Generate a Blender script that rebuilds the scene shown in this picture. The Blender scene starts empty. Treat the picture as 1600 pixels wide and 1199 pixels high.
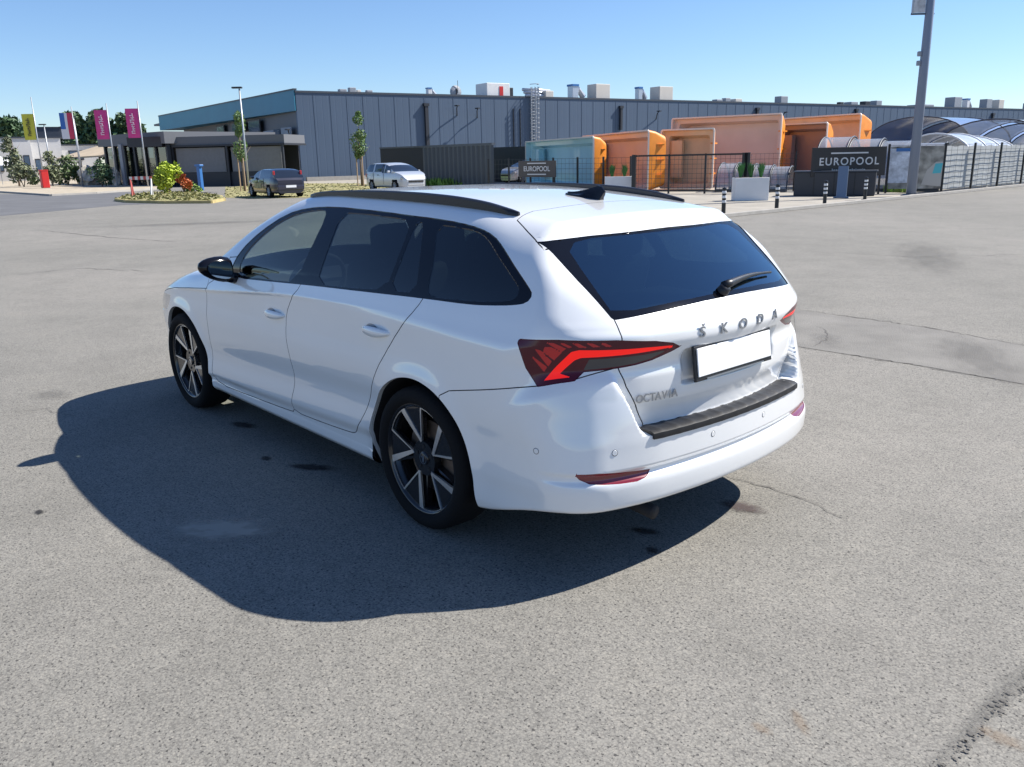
import bpy, bmesh, math, random
import numpy as np
from mathutils import Vector, Matrix
C = bpy.context.scene.collection
SC = bpy.context.scene
rnd = random.Random(7)
R = math.radians

# ------------------------------------------------------------ camera, sky, sun, exposure
CAM = np.array([-2.90151473, 2.89219056, 1.61584658, -0.722534609, -0.264203225, -0.0205631862, 1305.37398])
def cam_basis():
    yaw, pitch, roll = CAM[3:6]
    f = np.array([math.cos(pitch)*math.cos(yaw), math.cos(pitch)*math.sin(yaw), math.sin(pitch)])
    r = np.cross(f, [0, 0, 1]); r /= np.linalg.norm(r); u = np.cross(r, f)
    c, s = math.cos(roll), math.sin(roll)
    return np.array([c*r+s*u, -s*r+c*u, f])
CB = cam_basis()
cd = bpy.data.cameras.new('camera'); cam = bpy.data.objects.new('camera', cd); C.objects.link(cam)
cd.sensor_width = 36; cd.lens = CAM[6]/1600*36; cd.clip_start = .05; cd.clip_end = 3000
cam.matrix_world = Matrix(((CB[0][0], CB[1][0], -CB[2][0], CAM[0]), (CB[0][1], CB[1][1], -CB[2][1], CAM[1]),
                           (CB[0][2], CB[1][2], -CB[2][2], CAM[2]), (0, 0, 0, 1)))
SC.camera = cam
SUNV = Vector((-.43, -.91, 1.0)).normalized()
W = bpy.data.worlds.new('World'); SC.world = W; W.use_nodes = True
wn = W.node_tree.nodes; bg = wn['Background']; sky = wn.new('ShaderNodeTexSky'); sky.sky_type = 'NISHITA'
sky.sun_disc = False; sky.sun_elevation = math.asin(SUNV.z); sky.sun_rotation = math.atan2(SUNV.x, SUNV.y)
sky.air_density = 1.0; sky.dust_density = 0; sky.ozone_density = 4; sky.altitude = 100
tint = wn.new('ShaderNodeMix'); tint.data_type = 'RGBA'; tint.blend_type = 'MULTIPLY'; tint.inputs[0].default_value = 1; tint.inputs[7].default_value = (.90, 1.0, 1.17, 1)
W.node_tree.links.new(sky.outputs[0], tint.inputs[6]); W.node_tree.links.new(tint.outputs[2], bg.inputs[0]); bg.inputs[1].default_value = .077
sd = bpy.data.lights.new('sun', 'SUN'); sd.energy = 5.0; sd.angle = R(.5); sd.color = (1, .955, .88)
so = bpy.data.objects.new('sun', sd); C.objects.link(so); so.rotation_euler = SUNV.to_track_quat('Z', 'Y').to_euler()
SC.view_settings.view_transform = 'Standard'; SC.view_settings.look = 'None'
SC.view_settings.exposure = .75; SC.view_settings.gamma = 1
SC.cycles.caustics_reflective = False; SC.cycles.caustics_refractive = False

# ------------------------------------------------------------ helpers
def G(px, py, z=0.0):
    """world point at height z seen at a photo pixel (used only to read positions off the ground)"""
    d = np.array([(px-800)/CAM[6], -(py-599.5)/CAM[6], 1.0]) @ CB
    t = (z-CAM[2])/d[2]; return Vector(CAM[:3]+d*t)
def mat(name, col, rough=.6, metal=0, coat=0, bump=0, bscale=40, vary=0, vscale=3, spec=.5, emit=None, es=0, coord='Object'):
    m = bpy.data.materials.new(name); m.use_nodes = True; nt = m.node_tree; b = nt.nodes['Principled BSDF']
    b.inputs['Base Color'].default_value = (*col, 1); b.inputs['Roughness'].default_value = rough
    b.inputs['Metallic'].default_value = metal; b.inputs['Coat Weight'].default_value = coat
    b.inputs['Coat Roughness'].default_value = .03; b.inputs['Specular IOR Level'].default_value = spec
    if emit: b.inputs['Emission Color'].default_value = (*emit, 1); b.inputs['Emission Strength'].default_value = es
    if vary or bump:
        tc = nt.nodes.new('ShaderNodeTexCoord')
    if vary:
        n = nt.nodes.new('ShaderNodeTexNoise'); n.inputs['Scale'].default_value = vscale; n.inputs['Detail'].default_value = 5
        nt.links.new(tc.outputs[coord], n.inputs['Vector'])
        r = nt.nodes.new('ShaderNodeValToRGB'); e = r.color_ramp.elements
        e[0].position = .3; e[1].position = .7
        e[0].color = (*[max(0, c*(1-vary)) for c in col], 1); e[1].color = (*[min(1, c*(1+vary)) for c in col], 1)
        nt.links.new(n.outputs['Fac'], r.inputs[0]); nt.links.new(r.outputs[0], b.inputs['Base Color'])
    if bump:
        n2 = nt.nodes.new('ShaderNodeTexNoise'); n2.inputs['Scale'].default_value = bscale; n2.inputs['Detail'].default_value = 4
        nt.links.new(tc.outputs[coord], n2.inputs['Vector'])
        bp = nt.nodes.new('ShaderNodeBump'); bp.inputs['Strength'].default_value = bump; bp.inputs['Distance'].default_value = .02
        nt.links.new(n2.outputs['Fac'], bp.inputs['Height']); nt.links.new(bp.outputs[0], b.inputs['Normal'])
    return m
def glassmat(name, tint, rough=.0, refl=(1, 1, 1), ior=1.52):
    m = bpy.data.materials.new(name); m.use_nodes = True; nt = m.node_tree; nt.nodes.clear()
    o = nt.nodes.new('ShaderNodeOutputMaterial'); mx = nt.nodes.new('ShaderNodeMixShader')
    t = nt.nodes.new('ShaderNodeBsdfTransparent'); t.inputs[0].default_value = (*tint, 1)
    g = nt.nodes.new('ShaderNodeBsdfGlossy'); g.inputs[0].default_value = (*refl, 1); g.inputs['Roughness'].default_value = rough
    f0 = 1.7*((ior-1)/(ior+1))**2                              # two faces of one pane, Schlick
    lw = nt.nodes.new('ShaderNodeLayerWeight'); lw.inputs[0].default_value = .5
    pw = nt.nodes.new('ShaderNodeMath'); pw.operation = 'POWER'; pw.inputs[1].default_value = 4.5; nt.links.new(lw.outputs['Facing'], pw.inputs[0])
    ma = nt.nodes.new('ShaderNodeMath'); ma.operation = 'MULTIPLY_ADD'; ma.inputs[1].default_value = 1-f0; ma.inputs[2].default_value = f0; nt.links.new(pw.outputs[0], ma.inputs[0])
    nt.links.new(ma.outputs[0], mx.inputs[0]); nt.links.new(t.outputs[0], mx.inputs[1]); nt.links.new(g.outputs[0], mx.inputs[2])
    nt.links.new(mx.outputs[0], o.inputs[0]); return m
class MB:
    """collects shapes, links them as one mesh object"""
    def __init__(s): s.v = []; s.f = []; s.m = []
    def add(s, v, f, mi=0):
        n = len(s.v); s.v += [tuple(p) for p in v]; s.f += [tuple(i+n for i in q) for q in f]; s.m += [mi]*len(f); return s
    def box(s, c, d, rz=0, mi=0, taper=1.0):
        hx, hy, hz = d[0]/2, d[1]/2, d[2]/2; v = []
        cs, sn = math.cos(rz), math.sin(rz)
        for z, k in ((-hz, 1), (hz, taper)):
            for x, y in ((-hx, -hy), (hx, -hy), (hx, hy), (-hx, hy)):
                x *= k; y *= k
                v.append((c[0]+x*cs-y*sn, c[1]+x*sn+y*cs, c[2]+z))
        return s.add(v, [(3, 2, 1, 0), (4, 5, 6, 7), (0, 1, 5, 4), (1, 2, 6, 5), (2, 3, 7, 6), (3, 0, 4, 7)], mi)
    def rbox(s, c, d, r=.02, rz=0, mi=0):
        """box with chamfered edges"""
        bm = bmesh.new(); bmesh.ops.create_cube(bm, size=1)
        bmesh.ops.scale(bm, vec=d, verts=bm.verts); bmesh.ops.bevel(bm, geom=bm.edges[:], offset=r, segments=2, affect='EDGES', profile=.5)
        bmesh.ops.rotate(bm, cent=(0, 0, 0), matrix=Matrix.Rotation(rz, 3, 'Z'), verts=bm.verts); bmesh.ops.translate(bm, vec=c, verts=bm.verts)
        bm.verts.index_update(); s.add([v.co[:] for v in bm.verts], [[v.index for v in f.verts] for f in bm.faces], mi); bm.free(); return s
    def tube(s, pts, r, n=8, mi=0, cap=True):
        pts = [Vector(p) for p in pts]; rs = r if isinstance(r, (list, tuple)) else [r]*len(pts)
        v = []; f = []; up = None
        for i, p in enumerate(pts):
            t = (pts[min(i+1, len(pts)-1)]-pts[max(i-1, 0)]).normalized()
            if up is None: up = t.orthogonal().normalized()
            up = (up-t*up.dot(t)); up = up.normalized() if up.length > 1e-6 else t.orthogonal().normalized()
            w = t.cross(up)
            for k in range(n):
                a = 2*math.pi*k/n; v.append(p+(up*math.cos(a)+w*math.sin(a))*rs[i])
        for i in range(len(pts)-1):
            for k in range(n):
                a = i*n+k; b = i*n+(k+1) % n; f.append((a, b, b+n, a+n))
        if cap: f.append(tuple(range(n-1, -1, -1))); f.append(tuple((len(pts)-1)*n+k for k in range(n)))
        return s.add(v, f, mi)
    def prism(s, poly, z0, z1, mi=0):
        n = len(poly); v = [(x, y, z0) for x, y in poly]+[(x, y, z1) for x, y in poly]
        f = [tuple(range(n-1, -1, -1)), tuple(range(n, 2*n))]+[(i, (i+1) % n, (i+1) % n+n, i+n) for i in range(n)]
        return s.add(v, f, mi)
    def lathe(s, prof, c=(0, 0, 0), n=24, axis='Z', mi=0):
        v = []; f = []
        for r_, h in prof:
            for k in range(n):
                a = 2*math.pi*k/n; x, y = r_*math.cos(a), r_*math.sin(a)
                v.append((c[0]+x, c[1]+y, c[2]+h) if axis == 'Z' else (c[0]+x, c[1]+h, c[2]+y))
        for i in range(len(prof)-1):
            for k in range(n):
                a = i*n+k; b = i*n+(k+1) % n
                f.append((a, b, b+n, a+n) if axis == 'Z' else (a, a+n, b+n, b))
        return s.add(v, f, mi)
    def build(s, name, mats, parent=None, smooth=False, bevel=0, auto=None):
        me = bpy.data.meshes.new(name); me.from_pydata(s.v, [], s.f)
        for m in (mats if isinstance(mats, (list, tuple)) else [mats]): me.materials.append(m)
        me.polygons.foreach_set('material_index', s.m)
        if smooth: me.polygons.foreach_set('use_smooth', [True]*len(me.polygons))
        me.validate(); me.update()
        if auto is not None:
            me.polygons.foreach_set('use_smooth', [True]*len(me.polygons)); me.set_sharp_from_angle(angle=R(auto))
        o = bpy.data.objects.new(name, me); C.objects.link(o)
        if parent: o.parent = parent
        if bevel:
            b = o.modifiers.new('bevel', 'BEVEL'); b.width = bevel; b.segments = 2; b.limit_method = 'ANGLE'
        return o
def empty(name, loc=(0, 0, 0), rz=0):
    o = bpy.data.objects.new(name, None); C.objects.link(o); o.location = loc; o.rotation_euler = (0, 0, rz); o.empty_display_size = .2; return o
def tag(o, label=None, cat=None, group=None, kind=None):
    if label: o['label'] = label
    if cat: o['category'] = cat
    if group: o['group'] = group
    if kind: o['kind'] = kind
    return o
def copy_tree(o, parent=None):
    c = o.copy(); C.objects.link(c)
    if parent: c.parent = parent
    for ch in list(o.children): copy_tree(ch, c)
    return c
def text_mesh(name, txt, size, m, parent=None, depth=.002, bold=0, align='CENTER', spacing=1.0, M4=None):
    cu = bpy.data.curves.new('t', 'FONT'); cu.body = txt; cu.size = size; cu.align_x = align; cu.align_y = 'CENTER'
    cu.extrude = depth; cu.offset = bold; cu.space_character = spacing
    to = bpy.data.objects.new('t', cu); C.objects.link(to); dg = bpy.context.evaluated_depsgraph_get()
    me = bpy.data.meshes.new_from_object(to.evaluated_get(dg)); bpy.data.objects.remove(to)
    if M4 is not None: me.transform(M4)
    me.name = name; me.materials.clear(); me.materials.append(m)
    o = bpy.data.objects.new(name, me); C.objects.link(o)
    if parent: o.parent = parent
    return o
def frame4(o, xdir, ydir):
    x = Vector(xdir).normalized(); y = Vector(ydir); y = (y-x*y.dot(x)).normalized(); z = x.cross(y); o = Vector(o)
    return Matrix(((x.x, y.x, z.x, o.x), (x.y, y.y, z.y, o.y), (x.z, y.z, z.z, o.z), (0, 0, 0, 1)))

M = {}
def paint(name, col, rough=.28):
    m = mat(name, col, rough, coat=1.0, vary=.012, vscale=2.5, spec=.5); m.node_tree.nodes['Principled BSDF'].inputs['Coat IOR'].default_value = 1.75; return m
M['paint'] = paint('white_paint', (.84, .845, .84))
M['seam'] = mat('seam_rubber', (.06, .06, .07), .6)
M['gloss'] = mat('black_gloss_trim', (.005, .005, .008), .12, spec=.35)
M['plastic'] = mat('black_plastic', (.009, .009, .012), .4, bump=.1, bscale=200)
M['frit'] = mat('black_glass_border', (.006, .006, .008), .05, spec=.4)
M['under'] = mat('underbody_plastic', (.015, .015, .017), .8)
M['rubber'] = mat('tyre_rubber', (.010, .010, .011), .9, spec=.2, bump=.15, bscale=90)
M['rimblack'] = mat('rim_black', (.012, .012, .014), .2, coat=.5)
M['rimcut'] = mat('rim_machined_metal', (.78, .79, .80), .38, metal=1)
M['disc'] = mat('brake_disc_metal', (.20, .15, .12), .45, metal=.6, vary=.2, vscale=30)
M['chrome'] = mat('chrome', (.72, .74, .78), .12, metal=1)
M['satin'] = mat('satin_silver', (.42, .45, .50), .3, metal=1)
M['glass_front'] = glassmat('clear_car_glass', (.40, .48, .44)); M['glass_screen'] = glassmat('windscreen_glass', (.92, .98, .94))
M['glass_rear'] = glassmat('tinted_car_glass', (.075, .105, .125))
M['glass_back'] = glassmat('tinted_rear_glass', (.24, .34, .34), ior=2.05, refl=(.72, .90, 1.0))
M['mirror'] = mat('mirror_glass', (.75, .82, .80), .02, metal=1)
M['lampdark'] = mat('lamp_dark_red', (.085, .004, .015), .15, coat=.2, spec=.35)
M['lampred'] = mat('lamp_bright_red', (.75, .010, .010), .3, coat=0, spec=.3, emit=(1, .02, .015), es=.32)
M['lampmid'] = mat('lamp_red_streak', (.55, .012, .018), .25, coat=.3)
M['lampgrey'] = mat('lamp_smoked_lens', (.05, .05, .058), .15, coat=.4)
M['lampclear'] = mat('headlamp_lens', (.45, .47, .5), .08, coat=1, metal=.4)
M['reflector'] = mat('reflector_red', (.20, .008, .018), .2, coat=1)
M['platewhite'] = mat('plate_white', (.86, .86, .86), .4)
M['interior'] = mat('dark_interior', (.022, .023, .026), .8)
M['seat'] = mat('dark_seat_fabric', (.035, .036, .04), .9, bump=.2, bscale=120)
M['lining'] = mat('dark_lining', (.03, .03, .032), .9)

# ------------------------------------------------------------ estate car body surface (implicit, metres)
def pch(xs, ys):
    xs=np.array(xs,float); ys=np.array(ys,float); h=np.diff(xs); d=np.diff(ys)/h
    m=np.zeros(len(xs)); m[0]=d[0]; m[-1]=d[-1]
    for i in range(1,len(xs)-1):
        if d[i-1]*d[i]>0:
            w1=2*h[i]+h[i-1]; w2=h[i]+2*h[i-1]; m[i]=(w1+w2)/(w1/d[i-1]+w2/d[i])
    def f(x):
        x=np.asarray(x,float); i=np.clip(np.searchsorted(xs,x)-1,0,len(xs)-2)
        t=(x-xs[i])/h[i]; tc=np.clip(t,0,1); H=h[i]
        v=(2*tc**3-3*tc**2+1)*ys[i]+(tc**3-2*tc**2+tc)*H*m[i]+(-2*tc**3+3*tc**2)*ys[i+1]+(tc**3-tc**2)*H*m[i+1]
        return v+np.where(t<0,t*H*m[0],0)+np.where(t>1,(t-1)*H*m[-1],0)
    return f
def smax(a,b,k):
    h=np.maximum(k-np.abs(a-b),0)/k
    return np.maximum(a,b)+h*h*k*.25
def smin(a,b,k): return -smax(-a,-b,k)
def sst(a,b,x):
    t=np.clip((x-a)/(b-a),0,1); return t*t*(3-2*t)
PLAN=pch([-1.2,-.95,-.75,-.5,-.2,.2,.8,1.5,2.1,2.69,3.0,3.2,3.35,3.5],
         [.72,.835,.868,.888,.898,.900,.900,.900,.900,.900,.874,.835,.78,.69])
ZC=pch([-1,-.66,0,1,2.15,2.6,3.3],[.968,.974,.983,.956,.868,.84,.79])
SEC=pch([.10,.16,.20,.235,.262,.272,.30,.355,.375,.470,.490,.60,.70,.78],[-.16,-.09,-.038,-.015,-.015,-.019,-.017,-.002,-.003,-.0145,-.0145,-.001,.004,.000])
GH0=pch([-1.1,-.9,-.6,0,.6,1.2,1.8,2.3,2.8,3.4],[.72,.785,.832,.862,.870,.870,.862,.84,.79,.70])
T0=pch([-1.2,-.7,-.45,-.1,.3,.7,1.0,1.2,1.38,1.55,1.72,1.95,2.22,2.36,2.46,2.75,3.0,3.2,3.4,3.5],
       [1.25,1.362,1.398,1.438,1.462,1.468,1.468,1.464,1.448,1.417,1.362,1.265,1.126,1.055,1.0,.955,.895,.825,.745,.68])
RB=pch([.05,.16,.20,.24,.30,.34,.40,.425,.442,.455,.47,.56,.62,.80,.9,1.0],[-.55,-.75,-.87,-.97,-1.02,-1.036,-1.040,-1.036,-1.020,-1.020,-1.034,-1.035,-1.03,-.985,-.93,-.85])
RT=pch([.5,.60,.655,.72,.80,.845,.90,.94,.965,1.0,1.034],[-.94,-.956,-.963,-.984,-.987,-.980,-.998,-1.010,-1.008,-.985,-.955])
FR=pch([.05,.16,.22,.30,.42,.55,.65,.72,.80],[3.1,3.28,3.40,3.44,3.455,3.44,3.41,3.37,3.25])
def side_low(x,z):
    zc=ZC(x); t=z-zc
    s=SEC(np.minimum(z-np.clip(.042*(1.2-x)/1.2,-.042,.042)*sst(.272,.33,z)*sst(.64,.52,z),.78))*(1-.8*sst(-.05,-.36,x)*sst(.20,.28,z))
    # tornado line: concave below the crease, tumble above
    below=.001-.020*np.exp(-((t+.045)/.035)**2)*(t<0)-.0*t
    tp=np.maximum(t,0); tm=np.minimum(tp,.10); ex=1-sst(-.60,.85,x)
    up=-(.36*tm+1.2*tm*tm)-ex*(.36*(tp-tm)+1.2*(tp*tp-tm*tm))
    y=PLAN(x)-.05*sst(-.66,-1.0,x)*sst(.68,.95,z)+s-.012*sst(.62,.90,z)+np.where(t<0,.010*np.exp(-(t/.013)**2),.010)+up
    r0=np.hypot(x,z-.33); r1=np.hypot(x-2.686,z-.33)
    y=y+.010*np.exp(-((r0-.37)/.05)**2)+.010*np.exp(-((r1-.37)/.05)**2)
    return y
def gh(x,z):
    t=z-1.0
    return GH0(x)-.40*t-(.62-.04*sst(-.6,.8,x))*t*np.abs(t)
def rear(y,z):
    a=np.abs(y)
    glass=-.983+1.22*(z-1.034)+.265*a*a
    lip=-.60+.18*a*a+ .25*(z-1.34)
    bump=RB(z)-.015+.175*a**2+(.25+.5*sst(.4,.7,z))*np.maximum(a-.45,0)**2
    tg=RT(z)-.028+.275*a*a+.9*np.maximum(a-.5,0)**2+.018*sst(.33,.30,a)*sst(.745,.76,z)*sst(.895,.88,z)
    return bump,tg,glass,lip
def F(p):
    x,y,z=p[...,0],np.abs(p[...,1]),p[...,2]
    side=smax(y-side_low(x,z), y-gh(x,z), .012)
    xs=x+.11*(y/.7)**2*sst(1.0,1.3,x)
    top=z-(T0(xs)-(.033-.026*sst(-.2,1.0,x))*(y/.6)**2-.05*np.maximum(y-.55,0)**1.5)
    top=top*np.where(x>1.1,.85,1)
    bump,tg,glass,lip=rear(y,z)
    # rear: x>=R  -> R - x <=0
    a=y
    tailg=smax(tg-x,(glass-x)*.75,.02)      # body behind both tailgate and glass planes
    spo=smin((glass-x)*.8,10+0*x,.01)
    rg=tailg
    # spoiler: union of lip volume above z=1.325
    spz=1.327-.035*(y/.6)**2-z   # >0 below spoiler underside
    spoil=np.maximum(lip-x,spz)
    rg=np.minimum(rg,spoil)
    # bumper: union below its top
    bz=z-.600-.215*sst(.505,.645,y-.6*np.maximum(-x-.935,0))
    br=smax(bump-x,bz,.012+.03*sst(.66,.78,z))
    rr=smin(rg,br,.004+.05*sst(.56,.64,y)*sst(.64,.76,z))
    cor=.10-.06*sst(1.0,1.2,z)
    f=smax(side,top,.06)
    f=smax(f,rr,.10*(1-sst(.9,1.05,z))+.04)
    fr=x-(FR(z)-.16*a*a-.30*np.maximum(a-.45,0)**2)
    f=smax(f,fr,.08)
    f=smax(f,.19+.12*sst(-.25,-.85,x)-z,.02)
    return f
IB=np.array([[-.6,2.85],[0,.45],[.45,.74]])
def nrm(p,h=8e-4):
    g=np.stack([F(p+np.eye(3)[i]*h)-F(p-np.eye(3)[i]*h) for i in range(3)],-1)
    return g/np.linalg.norm(g,axis=-1,keepdims=True)
def raycast(o,d,tmax=1.6,n=80):
    ts=np.linspace(0,tmax,n); lo=np.zeros(len(o)); hi=np.full(len(o),tmax); done=np.zeros(len(o),bool)
    for t in ts[1:]:
        f=F(o+d*t); hit=(f>0)&~done; hi[hit]=t; done|=hit; lo[~done]=t
    for _ in range(22):
        m=(lo+hi)/2; f=F(o+d*m[:,None]); lo=np.where(f<=0,m,lo); hi=np.where(f>0,m,hi)
    return o+d*((lo+hi)/2)[:,None]
def build(step=.014):
    """half body y>=0: patches joined by shared border vertices (welded by rounding)"""
    E=.5
    def line(a,b,e0,e1,st,k=.011):
        pts=[]
        n=int(round((b-a)/st)); core=np.linspace(a,b,n+1)
        out=[core]
        def fan(E):
            m=int(round(E*1.1/k)); u=np.linspace(0,1,m+1)[1:]; return E*np.tan(u*np.pi/4)
        lo=a-fan(e0)[::-1] if e0 else np.array([]); hi=b+fan(e1) if e1 else np.array([])
        return np.concatenate([lo,core,hi])
    X=line(*IB[0],E,E,step); Y=line(*IB[1],0,E,step,.006); Z=line(*IB[2],E,E,step)
    lo=IB[:,0]-E; hi=IB[:,1]+E
    V=[];Fc=[];n0=0
    def face(U,W,fn,flip):
        nonlocal n0
        g=np.array([[fn(u,w) for w in W] for u in U]); a,b=len(U),len(W)
        V.append(g.reshape(-1,3)); i=np.arange(a*b).reshape(a,b)+n0
        q=np.stack([i[:-1,:-1],i[1:,:-1],i[1:,1:],i[:-1,1:]],-1).reshape(-1,4)
        Fc.append(q[:,::-1] if flip else q); n0+=a*b
    face(X,Z,lambda u,w:(u,hi[1],w),True)
    face(X,Y,lambda u,w:(u,w,hi[2]),False)
    face(Y,Z,lambda u,w:(lo[0],u,w),True)
    face(Y,Z,lambda u,w:(hi[0],u,w),False)
    face(X,Y,lambda u,w:(u,w,lo[2]),True)
    V=np.concatenate(V); Q=np.concatenate(Fc)
    key=np.round(V*1e5).astype(np.int64); _,first,inv=np.unique(key,axis=0,return_index=True,return_inverse=True)
    inv=inv.ravel(); V=V[first]; Q=inv[Q]
    o=np.stack([np.clip(V[:,i],*IB[i]) for i in range(3)],1)
    d=V-o; d/=np.linalg.norm(d,axis=1,keepdims=True)
    P=raycast(o,d); P[V[:,1]<1e-6,1]=0
    return P,Q
# ------------------------------------------------------------ white estate car: cut its body surface into panels
def chaikin(p, n=2, closed=True):
    p = np.array(p, float)
    for _ in range(n):
        q = np.roll(p, -1, 0); p = np.stack([.75*p+.25*q, .25*p+.75*q], 1).reshape(-1, 2)
    return p
def psd(poly):
    """signed distance to a closed polygon, negative inside"""
    P = np.array(poly, float); Q = np.roll(P, -1, 0)
    def f(u, v):
        best = np.full(u.shape, 1e9); ins = np.zeros(u.shape, bool)
        for (ax, ay), (bx, by) in zip(P, Q):
            ex, ey = bx-ax, by-ay; L = ex*ex+ey*ey
            if L < 1e-12: continue
            t = np.clip(((u-ax)*ex+(v-ay)*ey)/L, 0, 1)
            best = np.minimum(best, (u-ax-t*ex)**2+(v-ay-t*ey)**2)
            if ay != by:
                c = ((ay > v) != (by > v)) & (u < (bx-ax)*(v-ay)/(by-ay)+ax); ins ^= c
        return np.sqrt(best)*np.where(ins, -1, 1)
    return f
BIG = .5
def dom(kind, poly, mask=None, smooth=0):
    f = psd(chaikin(poly, smooth) if smooth else poly)
    def d(p):
        x, y, z = p[:, 0], np.abs(p[:, 1]), p[:, 2]
        if kind == 'side': r = f(x, z); m = y > .45
        elif kind == 'rear': r = f(y, z); m = (x < -.2)
        elif kind == 'front': r = f(y, z); m = x > 2.4
        elif kind == 'screen': r = f(y, z); m = (x > .9) & (x < 2.6) & (z > .95)
        elif kind == 'wrap': r = f(1-y-x, z); m = x < -.1
        elif kind == 'fwrap': r = f(1-y+x, z); m = x > 2.2
        elif kind == 'top': r = f(x, y); m = z > .6
        if mask is not None: m = m & mask(x, y, z)
        return np.where(m, r, BIG)
    return d
dlo_p = [(1.905, .964), (1.905, 1.005), (1.855, 1.118), (1.70, 1.238), (1.50, 1.338), (1.31, 1.374), (1.044, 1.389), (.58, 1.379), (.318, 1.368), (.149, 1.363), (-.043, 1.352), (-.184, 1.336), (-.285, 1.312), (-.375, 1.270), (-.483, 1.208), (-.590, 1.146), (-.628, 1.118), (-.612, 1.086), (-.547, 1.072), (-.436, 1.060), (-.313, 1.051), (-.034, 1.046), (.285, 1.035), (.864, 1.014), (1.087, 1.004)]
D = {}
D['dlo'] = dom('side', dlo_p, smooth=1)
D['gf'] = dom('side', [(1.790, .985), (1.800, 1.04), (1.778, 1.115), (1.673, 1.212), (1.534, 1.298), (1.375, 1.347), (1.19, 1.370), (1.090, 1.372), (1.046, 1.275), (1.070, 1.014), (1.384, .998)], smooth=1)
D['gr'] = dom('side', [(.930, 1.363), (.75, 1.366), (.54, 1.360), (.303, 1.350), (.267, 1.209), (.267, 1.053), (.562, 1.035), (.873, 1.022), (.880, 1.180)], smooth=1)
D['gs'] = dom('side', [(.270, 1.347), (.209, 1.344), (.107, 1.201), (.045, 1.062), (.240, 1.053), (.240, 1.197)], smooth=1)
D['gq'] = dom('side', [(.110, 1.340), (-.058, 1.335), (-.171, 1.326), (-.255, 1.302), (-.366, 1.241), (-.501, 1.165), (-.548, 1.135), (-.552, 1.100), (-.511, 1.083), (-.371, 1.067), (-.243, 1.062), (-.069, 1.056), (-.022, 1.075), (.010, 1.199)], smooth=1)
doorF = [(2.215, .892), (2.229, .753), (2.235, .591), (2.250, .419), (2.255, .300), (2.20, .262), (1.696, .270), (1.252, .285), (1.19, .292), (1.185, .35), (1.150, .45), (1.142, .535), (1.155, .637), (1.178, .738), (1.168, .842), (1.105, .920), (1.017, .999), (1.0, 1.1), (1.95, 1.1), (1.99, 1.0), (2.10, .94)]
doorR = [(1.017, .999), (1.105, .920), (1.168, .842), (1.178, .738), (1.155, .637), (1.142, .535), (1.150, .45), (1.185, .35), (1.19, .292), (.856, .300), (.600, .312), (.553, .320), (.524, .345), (.456, .420), (.381, .540), (.301, .681), (.180, .831), (.047, .960), (-.019, 1.041), (-.03, 1.1), (1.0, 1.1)]
def outside(d, k=.004): return lambda p: np.maximum(d(p), np.where(D['dlo'](p) > .4, -BIG, k-D['dlo'](p)))
D['df'] = dom('side', doorF, smooth=1); D['dr'] = dom('side', doorR, smooth=1)
def arch(cx):
    def d(p):
        x, y, z = p[:, 0]-cx, np.abs(p[:, 1]), p[:, 2]
        r = np.where(z > .315, np.hypot(x, z-.315)-.388, np.abs(x)-(.388+.10*(.315-z)))
        return np.where(y > .45, r, BIG)
    return d
D['ar'] = arch(0); D['af'] = arch(2.686)
D['lamp'] = dom('wrap', [(.770, .945), (.775, .956), (.787, .962), (.980, .970), (1.292, .963), (1.50, .946), (1.600, .929), (1.645, .908), (1.604, .894), (1.486, .866), (1.393, .855), (1.296, .849), (1.120, .843), (1.072, .813), (.978, .803), (.875, .786), (.812, .853)])
D['bar'] = dom('wrap', [(.910, .811), (.979, .867), (1.054, .923), (1.095, .930), (1.284, .926), (1.449, .923), (1.590, .917), (1.592, .909), (1.451, .905), (1.306, .902), (1.105, .899), (1.072, .890), (.994, .838), (1.050, .827), (.978, .820)])
D['lclear'] = dom('wrap', [(1.147, .891), (1.288, .893), (1.451, .894), (1.570, .900), (1.479, .873), (1.393, .862), (1.296, .856), (1.119, .851)])
streaks = [[(.925, .956), (.962, .956), (1.028, .937), (1.004, .922)], [(.991, .957), (1.016, .957), (1.060, .942), (1.037, .938)],
           [(.915, .940), (.948, .941), (1.006, .921), (.964, .889), (.905, .920)], [(.862, .930), (.896, .925), (.952, .884), (.933, .862)],
           [(.838, .905), (.872, .890), (.928, .861), (.910, .842)], [(1.060, .956), (1.090, .956), (1.130, .941), (1.095, .939)],
           [(1.134, .955), (1.165, .955), (1.205, .941), (1.168, .940)], [(1.205, .954), (1.23, .954), (1.27, .940), (1.235, .940)]]
D['streak'] = (lambda fs: (lambda p: np.minimum.reduce([f(p) for f in fs])))([dom('wrap', s) for s in streaks])
D['refl'] = dom('wrap', [(1.067, .474), (1.199, .474), (1.352, .462), (1.482, .450), (1.470, .434), (1.452, .427), (1.406, .419), (1.307, .423), (1.146, .434), (1.094, .450)])
tgp = [(-2, 1.036), (1.0, 1.06), (1.273, 1.036), (1.280, .968), (1.293, .852), (1.323, .775), (1.372, .706), (1.418, .659), (1.453, .615), (1.46, .598), (4, .598), (4, 1.04), (4, 1.06)]
fin_o = [(-.2, 1.318), (.434, 1.310), (.60, 1.303), (.648, 1.298), (.630, 1.161), (.606, 1.036), (.599, 1.029), (.299, 1.046), (.150, 1.052), (-.2, 1.056)]
D['fin'] = dom('rear', fin_o)
D['rview'] = dom('rear', [(-.2, 1.306), (.43, 1.303), (.52, 1.292), (.568, 1.262), (.578, 1.20), (.588, 1.106), (.588, 1.062), (.50, 1.056), (.299, 1.066), (-.2, 1.077)])
_spo = psd([(-.318, -.3), (-.312, .38), (-.300, .46), (-.322, .53), (-.331, .580), (-.438, .619), (-.53, .650), (-.9, .72), (-.9, -.3)])
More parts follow.
